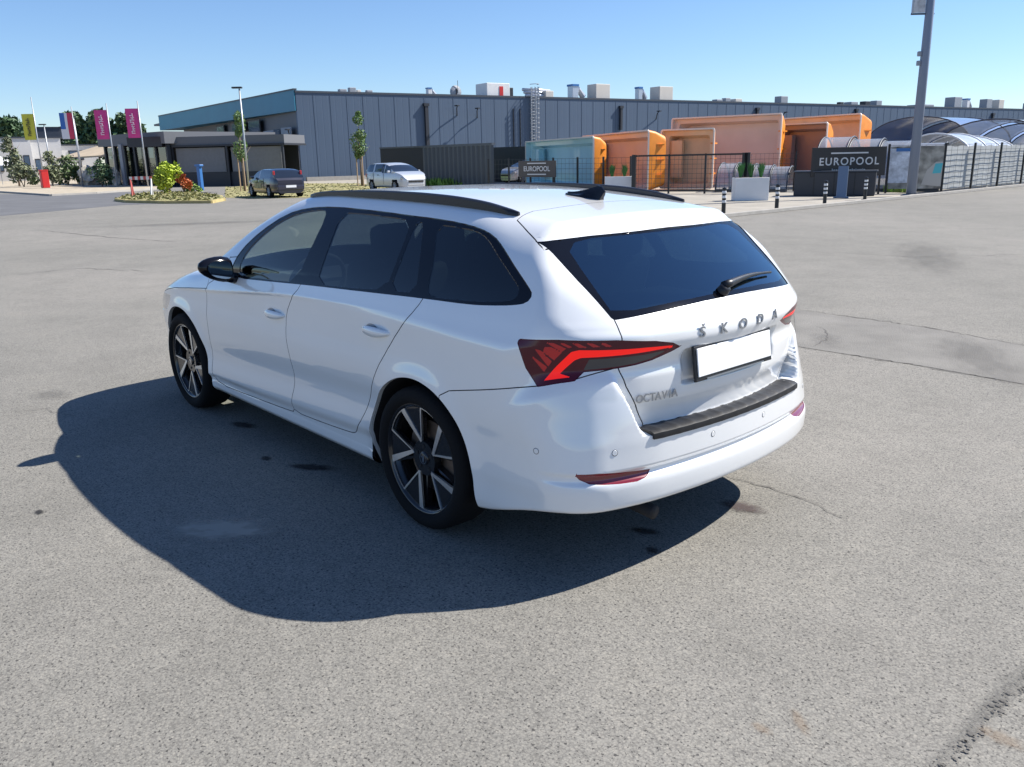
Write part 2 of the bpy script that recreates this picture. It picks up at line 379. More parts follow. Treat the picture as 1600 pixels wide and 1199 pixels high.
def lipz(y): return 1.326-.035*(y/.6)**2
D['spo'] = lambda p: np.where((p[:, 2] > 1.2) & (p[:, 0] < 0), np.maximum(_spo(p[:, 0], np.abs(p[:, 1])), lipz(np.abs(p[:, 1]))-.012-p[:, 2]), BIG)
# tailgate below the glass: side edge in the wrap domain, bumper ledge at the bottom
_tgw = psd([(-.2, 1.08), (.590, 1.08), (.598, 1.037), (.606, .985), (.610, .92), (.600, .852), (.574, .776), (.538, .711), (.503, .655), (.478, .612), (.474, .592), (-.2, .592)])
D['tg'] = lambda p: np.where(p[:, 0] < -.3, _tgw(np.abs(p[:, 1]), p[:, 2]), BIG)
_bl = psd([(-1.5, .865), (-.93, .865), (-.86, .838), (-.80, .812), (-.714, .791), (-.615, .772), (-.44, .734), (-.247, .695), (-.19, .665), (-.19, -.1), (-1.5, -.1)])
D['bump'] = lambda p: np.where(p[:, 0] < -.1, np.maximum(_bl(p[:, 0], p[:, 2]), .0-D['tg'](p)), BIG)
D['bonnet'] = dom('side', [(2.19, .874), (2.30, .866), (2.50, .848), (2.78, .818), (2.95, .79), (3.1, .755), (3.3, .69), (3.40, .66), (3.7, .66), (3.7, 1.2), (2.6, 1.2), (2.43, 1.03), (2.3, .975)], mask=None)
_bo = psd([(2.16, .876), (2.30, .864), (2.50, .846), (2.78, .818), (2.95, .79), (3.1, .755), (3.3, .70), (3.8, .68), (3.8, 1.3), (2.6, 1.3), (2.16, .96)])
D['bonnet'] = lambda p: np.where((p[:, 0] > 1.9), np.maximum(_bo(p[:, 0], p[:, 2]), 2.36-.10*(p[:, 1]/.7)**2-p[:, 0]), BIG)
D['screen'] = lambda p: np.where((p[:, 0] > .8) & (p[:, 2] > .9), psd([(1.50, -.2), (1.49, .40), (1.58, .52), (2.2, .70), (2.34, .70), (2.40, -.2)])(p[:, 0]+.11*(p[:, 1]/.7)**2*0, np.abs(p[:, 1])), BIG)
D['head'] = dom('fwrap', [(2.98, .76), (3.15, .755), (3.45, .73), (3.75, .69), (3.78, .66), (3.55, .625), (3.3, .62), (3.1, .65), (3.0, .70)])
D['grille'] = dom('front', [(-.2, .70), (.42, .69), (.50, .60), (.38, .52), (-.2, .50)])
D['under'] = lambda p: p[:, 2]-(.19+.12*sst(-.25, -.85, p[:, 0])+.004)

P, Q = build(.015)
tri = np.concatenate([Q[:, [0, 1, 2]], Q[:, [0, 2, 3]]])
def cut(P, tri, df, level, eps=2e-4):
    d = df(P)-level; d[np.abs(d) < eps] = 0
    s = np.sign(d[tri]).astype(int)
    mn, mx = s.min(1), s.max(1); cr = (mn < 0) & (mx > 0)
    if not cr.any(): return P, tri
    T = tri[cr]; S = s[cr]; keep = tri[~cr]
    E = np.concatenate([T[:, [0, 1]], T[:, [1, 2]], T[:, [2, 0]]]); SE = np.concatenate([S[:, [0, 1]], S[:, [1, 2]], S[:, [2, 0]]])
    c = SE[:, 0]*SE[:, 1] < 0; ec = np.sort(E, 1); key = ec[:, 0].astype(np.int64)*(len(P)+1)+ec[:, 1]
    uk, inv = np.unique(key[c], return_inverse=True)
    a = (uk//(len(P)+1)).astype(int); b = (uk % (len(P)+1)).astype(int)
    lo = P[a].copy(); hi = P[b].copy(); fl = d[a].copy(); fh = d[b].copy(); swap = fl > 0
    lo[swap], hi[swap] = hi[swap].copy(), lo[swap].copy(); fl, fh = np.where(swap, fh, fl), np.where(swap, fl, fh)
    m = lo
    for it in range(9):
        t = (np.clip(-fl/(fh-fl+1e-12), .05, .95) if it % 2 == 0 and it > 0 else (-fl/(fh-fl+1e-12) if it == 0 else .5*np.ones(len(fl))))
        m = lo+(hi-lo)*t[:, None]; fm = df(m)-level
        ng = fm < 0
        lo = np.where(ng[:, None], m, lo); fl = np.where(ng, fm, fl); hi = np.where(ng[:, None], hi, m); fh = np.where(ng, fh, fm)
    t = np.clip(-fl/(fh-fl+1e-12), 0, 1); m = lo+(hi-lo)*t[:, None]
    n0 = len(P); P = np.concatenate([P, m])
    nv = np.full(len(E), -1); nv[c] = n0+inv.ravel(); nv = nv.reshape(3, -1).T    # new vertex on edges 01,12,20
    out = [keep]; nc = (nv >= 0).sum(1)
    for k in range(3):
        i0, i1, i2 = k, (k+1) % 3, (k+2) % 3
        e0, e1, e2 = i0, i1, i2                                                      # edges k:(i0,i1) ,(i1,i2),(i2,i0)
        # two cut edges meeting at vertex i0: edges e0 (i0,i1) and e2 (i2,i0)
        w = (nc == 2) & (nv[:, e0] >= 0) & (nv[:, e2] >= 0)
        A, B, Cc, p, q = T[w, i0], T[w, i1], T[w, i2], nv[w, e0], nv[w, e2]
        out += [np.stack([A, p, q], 1), np.stack([p, B, Cc], 1), np.stack([p, Cc, q], 1)]
        # one cut edge e1 (i1,i2), vertex i0 on the line
        w = (nc == 1) & (nv[:, e1] >= 0)
        A, B, Cc, p = T[w, i0], T[w, i1], T[w, i2], nv[w, e1]
        out += [np.stack([A, B, p], 1), np.stack([A, p, Cc], 1)]
    return P, np.concatenate(out)
GAP = .0022
grooves = ['df', 'dr', 'tg', 'bump', 'bonnet', 'spo']
steps = {'dlo': (.003, .0025), 'gf': (.003, .003), 'gr': (.003, .003), 'gs': (.003, .003), 'gq': (.003, .003), 'fin': (.003, .003), 'rview': (.001, .0), 'lamp': (.003, .002), 'screen': (.003, .003), 'head': (.003, .003), 'refl': (.003, .003), 'grille': (.004, .01)}
for n in ('under', 'ar', 'af'): P, tri = cut(P, tri, D[n], 0)
for n in ('ar', 'af'):                                     # drop what the wheel arches cut away
    cen = P[tri].mean(1); tri = tri[D[n](cen) > 0]
for n, (w, h) in steps.items():
    P, tri = cut(P, tri, D[n], 0); P, tri = cut(P, tri, D[n], -w)
for n in ('bar', 'lclear', 'streak'): P, tri = cut(P, tri, D[n], 0)
for n in grooves:
    for l in (GAP, 0, -GAP): P, tri = cut(P, tri, D[n], l)
used = np.unique(tri); re = np.full(len(P), -1); re[used] = np.arange(len(used)); P = P[used]; tri = re[tri]
N = nrm(P, .0012); soft = (P[:, 0] < -.80) & (P[:, 2] < .985); N[soft] = nrm(P[soft], .0045); dv = {n: D[n](P) for n in D}
disp = np.zeros(len(P))
for n, (w, h) in steps.items(): disp += h*(dv[n] < -w+3e-4)
in_glass = (dv['dlo'] < .001) | (dv['lamp'] < -.001) | (dv['fin'] < .001)
groove_v = np.zeros(len(P), bool)
for n in grooves:
    g = (np.abs(dv[n]) < 3e-4) & ~in_glass; groove_v |= g
disp = np.where(groove_v, .007, disp)
cen = P[tri].mean(1); cv = {n: D[n](cen) for n in D}
lab = np.full(len(tri), 'body_shell', dtype=object); flat = np.zeros(len(tri), bool); slot = np.zeros(len(tri), int)
def setl(c, name): lab[c] = name
setl(cv['bonnet'] < 0, 'bonnet'); setl(cv['bump'] < 0, 'rear_bumper'); setl((cv['tg'] < 0) | (cv['spo'] < 0), 'tailgate')
setl(cv['df'] < 0, 'front_door'); setl(cv['dr'] < 0, 'rear_door')
setl((cen[:, 0] > 2.9) & (cv['bonnet'] > 0) & (cen[:, 2] < .80) & (cen[:, 0] > 3.07-.0*cen[:, 2]), 'front_bumper')
gs_ = np.zeros(len(tri), bool)
for n in grooves: gs_ |= (np.abs(cv[n]) < GAP-1e-4)
gs_ &= ~((cv['dlo'] < 0) | (cv['lamp'] < 0) | (cv['fin'] < 0)); slot[gs_] = 1; flat |= gs_
setl(cv['under'] < 0, 'underbody')
setl(cv['dlo'] < 0, 'window_trim'); setl(cv['fin'] < 0, 'rear_window_surround')
setl(cv['rview'] < 0, 'rear_window'); setl(cv['screen'] < 0, 'windscreen')
for n, l in (('gf', 'front_side_window'), ('gr', 'rear_side_window'), ('gs', 'small_side_window'), ('gq', 'quarter_window')): setl(cv[n] < 0, l)
setl(cv['lamp'] < 0, 'tail_light'); setl(cv['head'] < 0, 'headlight'); setl(cv['refl'] < 0, 'rear_reflector'); setl(cv['grille'] < 0, 'grille')
lamp_in = cv['lamp'] < -.003
setl(lamp_in & (cv['streak'] < 0), 'lamp_streaks'); setl(lamp_in & (cv['lclear'] < 0), 'clear_lens'); setl(lamp_in & (cv['bar'] < 0), 'light_bar')
slot[(cv['lamp'] < 0) & (cv['tg'] > -.0016) & (cv['tg'] < .0016)] = 0
for n, (w, h) in steps.items():
    if h > 0: flat |= (cv[n] < 0) & (cv[n] > -w)
PD = P-N*disp[:, None]
car = empty('estate_car'); tag(car, 'white estate car parked on open asphalt, in the foreground', 'car')
def emit(label, name, mats, parent, which='both', off=0.0, flip=False, sel=None):
    s = (lab == label) if sel is None else sel
    t = tri[s]; fl = flat[s]; sl = slot[s]
    u = np.unique(t); m = np.full(len(P), -1); m[u] = np.arange(len(u)); t = m[t]
    V = (PD if off == 0 else P-N*off)[u]; Nn = N[u].copy(); outs = []
    for side in ((1, -1) if which == 'both' else ((1,) if which == 'left' else (-1,))):
        V2 = V*[1, side, 1]; N2 = Nn*[1, side, 1]; T2 = t if side == 1 else t[:, ::-1]
        if flip: T2 = T2[:, ::-1]; N2 = -N2
        outs.append((V2, N2, T2, fl, sl))
    nv = 0; VV, NN, TT, FF, SS = [], [], [], [], []
    for V2, N2, T2, f2, s2 in outs: VV.append(V2); NN.append(N2); TT.append(T2+nv); FF.append(f2); SS.append(s2); nv += len(V2)
    VV = np.concatenate(VV); NN = np.concatenate(NN); TT = np.concatenate(TT); FF = np.concatenate(FF); SS = np.concatenate(SS)
    if which == 'both':                                     # weld the middle
        key = np.round(VV*2e4).astype(np.int64); _, fi, inv = np.unique(key, axis=0, return_index=True, return_inverse=True); inv = inv.ravel()
        VV = VV[fi]; NN = NN[fi]; TT = inv[TT]; ok = (TT[:, 0] != TT[:, 1]) & (TT[:, 1] != TT[:, 2]) & (TT[:, 0] != TT[:, 2]); TT, FF, SS = TT[ok], FF[ok], SS[ok]
    me = bpy.data.meshes.new(name); me.from_pydata(VV.tolist(), [], TT.tolist())
    for mm in (mats if isinstance(mats, list) else [mats]): me.materials.append(mm)
    if isinstance(mats, list): me.polygons.foreach_set('material_index', SS.astype(np.int32))
    me.polygons.foreach_set('use_smooth', np.ones(len(TT), bool)); me.update()
    fn = np.cross(VV[TT[:, 1]]-VV[TT[:, 0]], VV[TT[:, 2]]-VV[TT[:, 0]]); fn /= np.linalg.norm(fn, axis=1, keepdims=True)+1e-12
    ln = NN[TT]; ln[FF] = fn[FF][:, None, :]
    me.normals_split_custom_set(ln.reshape(-1, 3).tolist())
    o = bpy.data.objects.new(name, me); C.objects.link(o); o.parent = parent; return o
PS = [M['paint'], M['seam']]
emit('body_shell', 'body_shell', PS, car); emit('bonnet', 'bonnet', PS, car); emit('rear_bumper', 'rear_bumper', PS, car)
tailgate = emit('tailgate', 'tailgate', PS, car); emit('front_bumper', 'front_bumper', PS, car); emit('underbody', 'underbody', M['under'], car)
emit('rear_window_surround', 'rear_window_surround', M['frit'], tailgate)
emit('rear_window', 'rear_window', M['glass_back'], tailgate); emit('windscreen', 'windscreen', M['glass_screen'], car); emit('grille', 'grille', M['plastic'], car)
doors = {}
for w in ('left', 'right'):
    a = emit('front_door', 'door', PS, car, w); b = emit('rear_door', 'door', PS, car, w); doors[w] = (a, b)
    emit('window_trim', 'window_trim', M['gloss'], car, w)
    emit('front_side_window', 'window', M['glass_front'], a, w); emit('rear_side_window', 'window', M['glass_rear'], b, w)
    emit('small_side_window', 'window', M['glass_rear'], b, w); emit('quarter_window', 'window', M['glass_rear'], car, w)
    tl = emit('tail_light', 'tail_light', M['lampdark'], car, w); emit('light_bar', 'light_bar', M['lampred'], tl, w)
    emit('lamp_streaks', 'lamp_streaks', M['lampmid'], tl, w); emit('clear_lens', 'clear_lens', M['lampgrey'], tl, w)
    emit('headlight', 'headlight', M['lampclear'], car, w); emit('rear_reflector', 'reflector', M['reflector'], car, w)
glassy = np.isin(lab, ['rear_window', 'windscreen', 'front_side_window', 'rear_side_window', 'small_side_window', 'quarter_window'])
emit('', 'cabin_lining', M['lining'], car, off=.014, flip=True, sel=~glassy)
# wheel wells: the cut edge of each arch, carried inwards
def well(cx, side):
    zb = .19; pts = [(cx-.388-.10*(.315-zb), zb)]+[(cx+.388*math.cos(a), .315+.388*math.sin(a)) for a in np.linspace(math.pi, 0, 41)]+[(cx+.388+.10*(.315-zb), zb)]
    pp = np.array([[x, 1.2, z] for x, z in pts]); q = raycast(pp*[1, 0, 1]+[0, .5, 0], np.tile([0, 1., 0], (len(pp), 1)), tmax=.7)
    v = []; f = []; n = len(pts)
    ys = [q[:, 1]-.001, q[:, 1]-.022, np.full(n, .48)]
    for k, yy in enumerate(ys):
        for i, (x, z) in enumerate(pts):
            s_ = 1.0 if k < 2 else 1.0; v.append((cx+(x-cx)*s_, side*yy[i], z))
    for k in range(2):
        for i in range(n-1): a = k*n+i; f.append((a, a+1, a+1+n, a+n))
    mb = MB(); mb.add(v, f[:n-1], 0); mb.add(v, f[n-1:], 1); c0 = len(mb.v); mb.v.append((cx, side*.48, .3)); off = n+2*n
    base = c0-3*n
    mb.add([], []); 
    for i in range(n-1): mb.f.append((base+2*n+i, base+2*n+i+1, c0)); mb.m.append(1)
    return mb.build('wheel_well', [M['paint'], M['under']], car)
for cx in (0, 2.686):
    for s in (1, -1): well(cx, s)

# wheels
RIM = .250; TY = .328
def make_wheel():
    w = empty('wheel'); w.parent = car
    t = MB(); tp = []
    prof = [(.232, -.045), (.250, -.050), (.256, -.058), (.285, -.066), (.312, -.060), (.323, -.050), (.328, -.035), (.329, 0)]
    prof = [(r_, -y) for r_, y in prof]+[(r_, y) for r_, y in prof[-2::-1]]
    prof = [(r_, y*1.65) for r_, y in prof]
    t.lathe(prof, n=72, axis='Y')
    for g in (-.055, -.02, .02, .055): pass
    t.build('tyre', M['rubber'], w, smooth=True)
    b = MB(); b.lathe([(.245, .086), (.238, .080), (.226, .03), (.218, -.07), (.235, -.085)], n=64, axis='Y'); b.lathe([(.256, .090), (.249, .092), (.245, .086)], n=64, axis='Y')
    rim = b.build('rim', M['rimblack'], w, smooth=True)
    # outer face: dark spokes widening to the rim, with machined edges
    face = MB(); cutm = MB(); Y = .078
    def pt(r_, a, y): return (-r_*math.cos(a), y, r_*math.sin(a))
    def slab(poly, y0, y1, mb):
        n = len(poly); v = [pt(r_, a, y1(r_)) for r_, a in poly]+[pt(r_, a, y0(r_)) for r_, a in poly]
        f = [tuple(range(n-1, -1, -1)) if False else tuple(range(n))]+[(i, (i+1) % n, (i+1) % n+n, i+n) for i in range(n)]
        mb.add(v, f)
    dish = lambda r_: Y-.018*(1-min(r_/.23, 1))**1.0
    n5 = 5; a0 = R(122)
    def line(ra, aa, rb, ab, w0, w1, mb, lift=.004, k=6):
        """machined strip from (ra,aa) to (rb,ab) polar"""
        p0 = Vector((-ra*math.cos(aa), 0, ra*math.sin(aa))); p1 = Vector((-rb*math.cos(ab), 0, rb*math.sin(ab)))
        d = (p1-p0).normalized(); nn = Vector((-d.z, 0, d.x)); v = []; f = []
        for i in range(k+1):
            t_ = i/k; p = p0.lerp(p1, t_); ww = (w0+(w1-w0)*t_)/2; yy = dish(p.length)+lift
            for s_, dy in ((-1, -.01), (-1, 0), (1, 0), (1, -.01)): q = p+nn*ww*s_; v.append((q.x, yy+dy, q.z))
        for i in range(k):
            for j in range(3): a = i*4+j; f.append((a, a+1, a+5, a+4))
        f.append((0, 1, 2, 3)); f.append((4*k+3, 4*k+2, 4*k+1, 4*k)); mb.add(v, f)
    for k in range(n5):
        a = a0+k*R(72); b_ = a+R(37); h = a+R(72-25); nx = a+R(72)
        # spoke between thin edge (h -> b_) and the next thick edge (h -> nx)
        arc = [(.240, b_+(nx-b_)*t_) for t_ in np.linspace(0, 1, 7)]
        slab([(.075, h)]+arc, lambda r_: dish(r_)-.03, dish, face)
        line(.078, h, .241, nx, .015, .031, cutm); line(.078, h, .241, b_, .006, .009, cutm)
        for i in range(8):
            x0, x1 = a+(b_-a)*i/8, a+(b_-a)*(i+1)/8; line(.2415, x0, .2415, x1, .007, .007, cutm, .0045, 1)
        # recessed vane inside the pocket
        slab([(.06, a-R(6)), (.235, a-R(2)), (.235, a+R(4)), (.06, a+R(2))], lambda r_: dish(r_)-.045, lambda r_: dish(r_)-.016, face)
    face.lathe([(.001, dish(0)+.001), (.080, dish(.08)+.001), (.088, dish(.08)-.03)], n=30, axis='Y')
    face.build('spokes', M['rimblack'], rim); cutm.build('machined_edges', M['rimcut'], rim)
    for k in range(5):
        a = R(90+72*k); bolts = MB(); bolts.lathe([(.001, .0), (.009, .0), (.009, -.01)], c=(.055*math.cos(a), dish(.05)+.004, .055*math.sin(a)), n=6, axis='Y'); bolts.build('wheel_bolt', M['under'], rim)
    cap = MB(); cap.lathe([(.001, dish(0)+.012), (.026, dish(0)+.011), (.031, dish(0)+.006), (.031, dish(0)-.002)], n=24, axis='Y'); cap.build('hub_cap', M['rimblack'], w, smooth=True)
    e = MB(); yb = dish(0)+.0135
    e.lathe([(.0225, yb), (.0255, yb)], n=24, axis='Y')
    e.add([(-.006, yb, -.018), (.004, yb, -.018), (.006, yb, .004), (-.004, yb, .018), (-.010, yb, .006)], [(0, 1, 2, 3, 4)])
    e.add([(.004, yb, .002), (.018, yb, .006), (.008, yb, .012)], [(0, 1, 2)])
    e.build('emblem', M['chrome'], w)
    dd = MB(); dd.lathe([(.05, .02), (.165, .02), (.165, -.01), (.05, -.01)], n=48, axis='Y'); dd.lathe([(.001, .03), (.07, .03), (.07, .0)], n=24, axis='Y')
    dd.build('brake_disc', M['disc'], w, smooth=False)
    cl = MB(); cl.box((-.13, .025, .09), (.09, .06, .13)); cl.build('brake_caliper', M['under'], w, bevel=.01)
    return w
w0 = make_wheel(); w0.location = (0, .800, TY)
for i, (x, s) in enumerate(((2.686, 1), (0, -1), (2.686, -1))):
    w = copy_tree(w0, car); w.location = (x, .800*s, TY); w.rotation_euler = (0, R(21) if x else 0, 0 if s > 0 else math.pi)
w0.rotation_euler = (0, 0, 0)

# door handles
def surf_y(x, z):
    q = raycast(np.array([[x, .45, z]]), np.array([[0, 1., 0]]), tmax=.7)[0]; n = nrm(q[None])[0]; return Vector(q), Vector(n)
for w, s in (('left', 1), ('right', -1)):
    for di, (x, z) in enumerate(((1.305, .822), (.300, .868))):
        q, n = surf_y(x, z); v = []; f = []; K = 14
        for i in range(K+1):
            t = i/K; xx = x+.115*(1-2*t); lift = .004+.032*math.sin(math.pi*t)**.6; hh = .024*max(.12, math.sin(math.pi*min(max(t, .02), .98)))**.5
            zz = z+.005*(t-.5)
            for a in np.linspace(0, 2*math.pi, 9)[:-1]:
                v.append((xx, s*(q.y+lift-.012+.012*math.cos(a)), zz+hh*math.sin(a)))
        for i in range(K):
            for k in range(8): a = i*8+k; b = i*8+(k+1) % 8; f.append((a, b, b+8, a+8))
        f += [tuple(range(8)), tuple(K*8+k for k in range(8))]
        hb = MB().add(v, f).build('door_handle', M['paint'], doors[w][di], smooth=True)
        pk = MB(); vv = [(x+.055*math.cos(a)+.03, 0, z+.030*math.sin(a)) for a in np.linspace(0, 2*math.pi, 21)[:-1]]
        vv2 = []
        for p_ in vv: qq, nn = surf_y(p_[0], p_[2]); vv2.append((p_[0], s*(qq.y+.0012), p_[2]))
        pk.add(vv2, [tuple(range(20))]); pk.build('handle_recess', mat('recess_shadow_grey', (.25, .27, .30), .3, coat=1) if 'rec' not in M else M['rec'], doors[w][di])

# mirrors
def mirror(s):
    m = MB(); v = []; f = []; K = 16
    cx, cy, cz = 1.80, .985, 1.035
    secs = [(-.100, .50), (-.096, .75), (-.08, .93), (-.04, 1.0), (0, .97), (.04, .86), (.075, .66), (.098, .42), (.108, .12)]
    # sections along y (width); each an outline in x (depth) and z (height)
    for dy, k in secs:
        for a in np.linspace(0, 2*math.pi, K, endpoint=False):
            ca, sa = math.cos(a), math.sin(a)
            xx = (.085*ca if ca > 0 else .045*ca)*k; zz = (.072*sa)*k*(1-.12*dy/.125)
            v.append((cx+xx+dy*-.18, s*(cy+dy), cz+zz-.05*0+.02*dy/.125))
    for i in range(len(secs)-1):
        for k in range(K): a = i*K+k; b = i*K+(k+1) % K; f.append((a, b, b+K, a+K))
    f += [tuple(range(K)), tuple((len(secs)-1)*K+k for k in range(K))]
    m.add(v, f); m.tube([(cx-.0, s*(cy-.06), cz-.05), (cx+.02, s*(cy-.14), cz-.075)], [.03, .035], 8)
    h = m.build('wing_mirror', M['gloss'], car, smooth=True)
    g = MB(); pts = []
    for a in np.linspace(0, 2*math.pi, 24, endpoint=False):
        ca, sa = math.cos(a), math.sin(a); e = .75
        yy = .076*math.copysign(abs(ca)**e, ca)-.008; zz = (.050-.012*ca)*math.copysign(abs(sa)**e, sa); pts.append((cx-.047-yy*.18, s*(cy+yy), cz+zz+.016*yy/.1))
    g.add(pts, [tuple(range(24))]); g.build('mirror_glass', M['mirror'], h)
mirror(1); mirror(-1)

# roof rails, antenna, wiper
def rail(s):
    xs = np.linspace(1.42, -.31, 40); zr = pch([-.31, -.25, -.1, .138, .4, .652, .9, 1.147, 1.30, 1.44], [1.400, 1.412, 1.438, 1.459, 1.469, 1.472, 1.470, 1.464, 1.455, 1.436]); m = MB(); v = []; f = []
    for i, x in enumerate(xs):
        t = i/39; e = min(t, 1-t); up = .030*min(1, e/.05)**.7; yy = .572-.022*(2*t-1)**2
        top = raycast(np.array([[x, yy, .9]]), np.array([[0, 0, 1.]]), tmax=.8)[0][2]
        zt = max(float(zr(x)), top+.004); w_ = .017*min(1, .35+e/.04)
        zb = top-.004
        for dy, z in ((-w_, zb), (-w_, zt-.006), (-w_*.5, zt), (w_*.5, zt), (w_, zt-.006), (w_, zb)): v.append((x, s*(yy+dy), z-.012*0))
    for i in range(39):
        for k in range(6): a = i*6+k; b = i*6+(k+1) % 6; f.append((a, b, b+6, a+6))
    f += [tuple(range(6)), tuple(39*6+k for k in range(6))]
    m.add(v, f); m.build('roof_rail', M['plastic'], car, auto=50)
rail(1); rail(-1)
m = MB(); v = []; f = []; xs = np.linspace(0, 1, 12); ax, az = -.05, 1.433
for i, t in enumerate(xs):
    x = ax-.215*t; hgt = .014+.062*t**1.7 if t < .88 else .014+.062*(.88**1.7)*(1-(t-.88)/.12*.55)
    w_ = .034*math.sin(math.pi*(.12+.80*t))**.6; top = raycast(np.array([[x, .0, .9]]), np.array([[0, 0, 1.]]), tmax=.8)[0][2]
    bx = 0
    for dy, zz, dx in ((-w_, -.004, 0), (-w_*.9, .008, 0), (-.006*(.6+t), hgt*.6, -.02*t), (-.003, hgt, -.035*t), (.003, hgt, -.035*t), (.006*(.6+t), hgt*.6, -.02*t), (w_*.9, .008, 0), (w_, -.004, 0)): v.append((x+dx*.6, dy, top+zz))
for i in range(11):
    for k in range(8): a = i*8+k; b = i*8+(k+1) % 8; f.append((a, b, b+8, a+8))
f += [tuple(range(8)), tuple(11*8+k for k in range(8))]
m.add(v, f).build('roof_antenna', M['gloss'], car, smooth=True, auto=40)
def rear_pt(y, z, off=0.0):
    q = raycast(np.array([[-.3, y, z]]), np.array([[-1., 0, 0]]), tmax=1.2)[0]; n = nrm(q[None])[0]; return Vector(q)+Vector(n)*off, Vector(n)
wp = MB(); a_, na = rear_pt(.005, 1.078, .022); pts = []; rs = []
for t in np.linspace(0, 1, 10):
    q, n = rear_pt(.005-.46*t, 1.078+.010*t+.012*math.sin(math.pi*t), .024-.012*t); pts.append(q); rs.append(.020-.014*min(1, t*1.15)**.8 if t < .75 else .006)
wp.tube(pts, rs, 8); wp.lathe([(.001, .03), (.022, .026), (.026, .0)], c=(0, 0, 0), n=16)
hv = [Vector(p) for p in wp.v[-48:]]; fr = frame4(rear_pt(.005, 1.072, 0)[0], (0, -1, 0), na.cross(Vector((0, -1, 0))))
wp.v[-48:] = [tuple(fr @ p) for p in hv]
wp.build('rear_wiper', M['plastic'], tailgate, smooth=True)

# bumper pad with ribs
pv = []; pf = []; NY = 84; cols = 7
for i in range(NY+1):
    y = .512-1.024*i/NY; yy = np.array([y]); b = float(rear(yy, np.array([.575]))[0][0]); tg = float(rear(yy, np.array([.60]))[1][0])
    rib = .0028 if (i % 7) in (3, 4) else 0.0; xo = b-.004; xi = max(tg-.012, xo+.05) if True else 0; xi = xo+.105*(1-.25*(abs(y)/.512)**6)
    xi = min(xi, tg-.004+.03)
    for x, z in ((xi, .600), (xi-.004, .604+rib), ((xi+xo)/2, .605+rib), (xo+.012, .604+rib), (xo-.002, .597+rib*.5), (xo-.004, .586), (xo-.003, .574)): pv.append((x-rib*.4*(z < .6), y, z))
for i in range(NY):
    for k in range(cols-1): a = i*cols+k; pf.append((a, a+1, a+1+cols, a+cols))
pf += [tuple(range(cols)), tuple(NY*cols+k for k in range(cols))]
MB().add(pv, pf).build('bumper_pad', M['plastic2'] if 'plastic2' in M else mat('black_ribbed_plastic', (.005, .005, .007), .5), car, auto=30)

# number plate, lettering
pc, pn = rear_pt(0, .80); c0 = Vector((-1.020, .022, .828)); tilt = Vector((.13, 0, 1)).normalized()
F4 = frame4(c0, (0, -1, 0), tilt)
def in_frame(mb, F): mb.v = [tuple(F @ Vector(p)) for p in mb.v]; return mb
pl = in_frame(MB().rbox((0, 0, -.006), (.535, .142, .014), .004), F4).build('number_plate_holder', M['plastic'], tailgate)
in_frame(MB().rbox((0, .004, .004), (.510, .112, .006), .002), F4).build('number_plate', M['platewhite'], pl)
in_frame(MB().box((0, -.066, .0035), (.40, .006, .003)), F4).build('holder_strip', M['satin'], pl)
for ch, y in (('Š', .250), ('K', .127), ('O', .002), ('D', -.128), ('A', -.262)):
    q, n = rear_pt(y, .950, .0025); t1, _ = rear_pt(y+.03, .950); t2, _ = rear_pt(y-.03, .950); n = Vector((-abs((t1-t2).y), (t1-t2).x*-1 if False else -(t2-t1).x*-1, 0)).normalized(); n = Vector((0, 0, 1)).cross(t2-t1).normalized()
    if n.x > 0: n = -n
    text_mesh('badge_letter', ch, .060, M['satin'], tailgate, .0015, .0006, M4=frame4(q-Vector((.0005, 0, 0)), t2-t1, (0, 0, 1)) @ Matrix.Scale(1.15, 4, (1, 0, 0)))
x0, nn_ = rear_pt(.545, .718, .0015)
qa, _ = rear_pt(.50, .722, .0); qb, _ = rear_pt(.40, .722, .0); qb = qa+(qb-qa)*1.0-Vector((.003, 0, 0)); qc, _ = rear_pt(.43, .760, .0)
lx = (qb-qa).normalized(); ly = (qc-rear_pt(.43, .722)[0]); fr = frame4(qa, lx, ly); fr = Matrix.Translation(Vector((-.005, 0, 0))) @ fr
for i, ch in enumerate('OCTAVIA'):
    yl = (.525, .495, .467, .441, .411, .386, .362)[i]; ql = min((rear_pt(yl+dy, .722+dz)[0] for dy in (-.010, .010) for dz in (-.014, .014)), key=lambda v_: v_.x); o_ = Vector((ql.x-.0045, yl, .722))
    text_mesh("badge_letter", ch, .045, M["satin"], tailgate, .0018, .0004, M4=frame4(o_, lx, Vector((0, 0, 1))) @ Matrix.Scale(.92, 4, (1, 0, 0)))
# parking sensors
for (s_, z) in ((.866, .547), (1.283, .545), (1.86, .528)):
    for sg in (1, -1):
        # find y on the bumper for this wrap coordinate
        ys = np.linspace(.0, .93, 400); q = raycast(np.stack([np.full(400, -.35), ys*.6, np.full(400, z)], 1), np.stack([-(1-ys)**.7-.02, ys*1.0, ys*0], 1)/np.linalg.norm(np.stack([-(1-ys)**.7-.02, ys, ys*0], 1), axis=1, keepdims=True), tmax=1.2)
        k = np.argmin(np.abs(1-q[:, 1]-q[:, 0]-s_)); p_ = Vector(q[k]); n = Vector(nrm(q[k][None])[0]); p_.y *= sg; n.y *= sg
        sm = MB(); sm.lathe([(.001, .0016), (.0095, .0016), (.0105, .0004)], n=20); sm.lathe([(.0105, .0005), (.0125, .0005)], n=20, mi=1)
        in_frame(sm, frame4(p_, n.orthogonal(), n.cross(n.orthogonal()))).build('parking_sensor', [M['paint'], M['seam']], car)
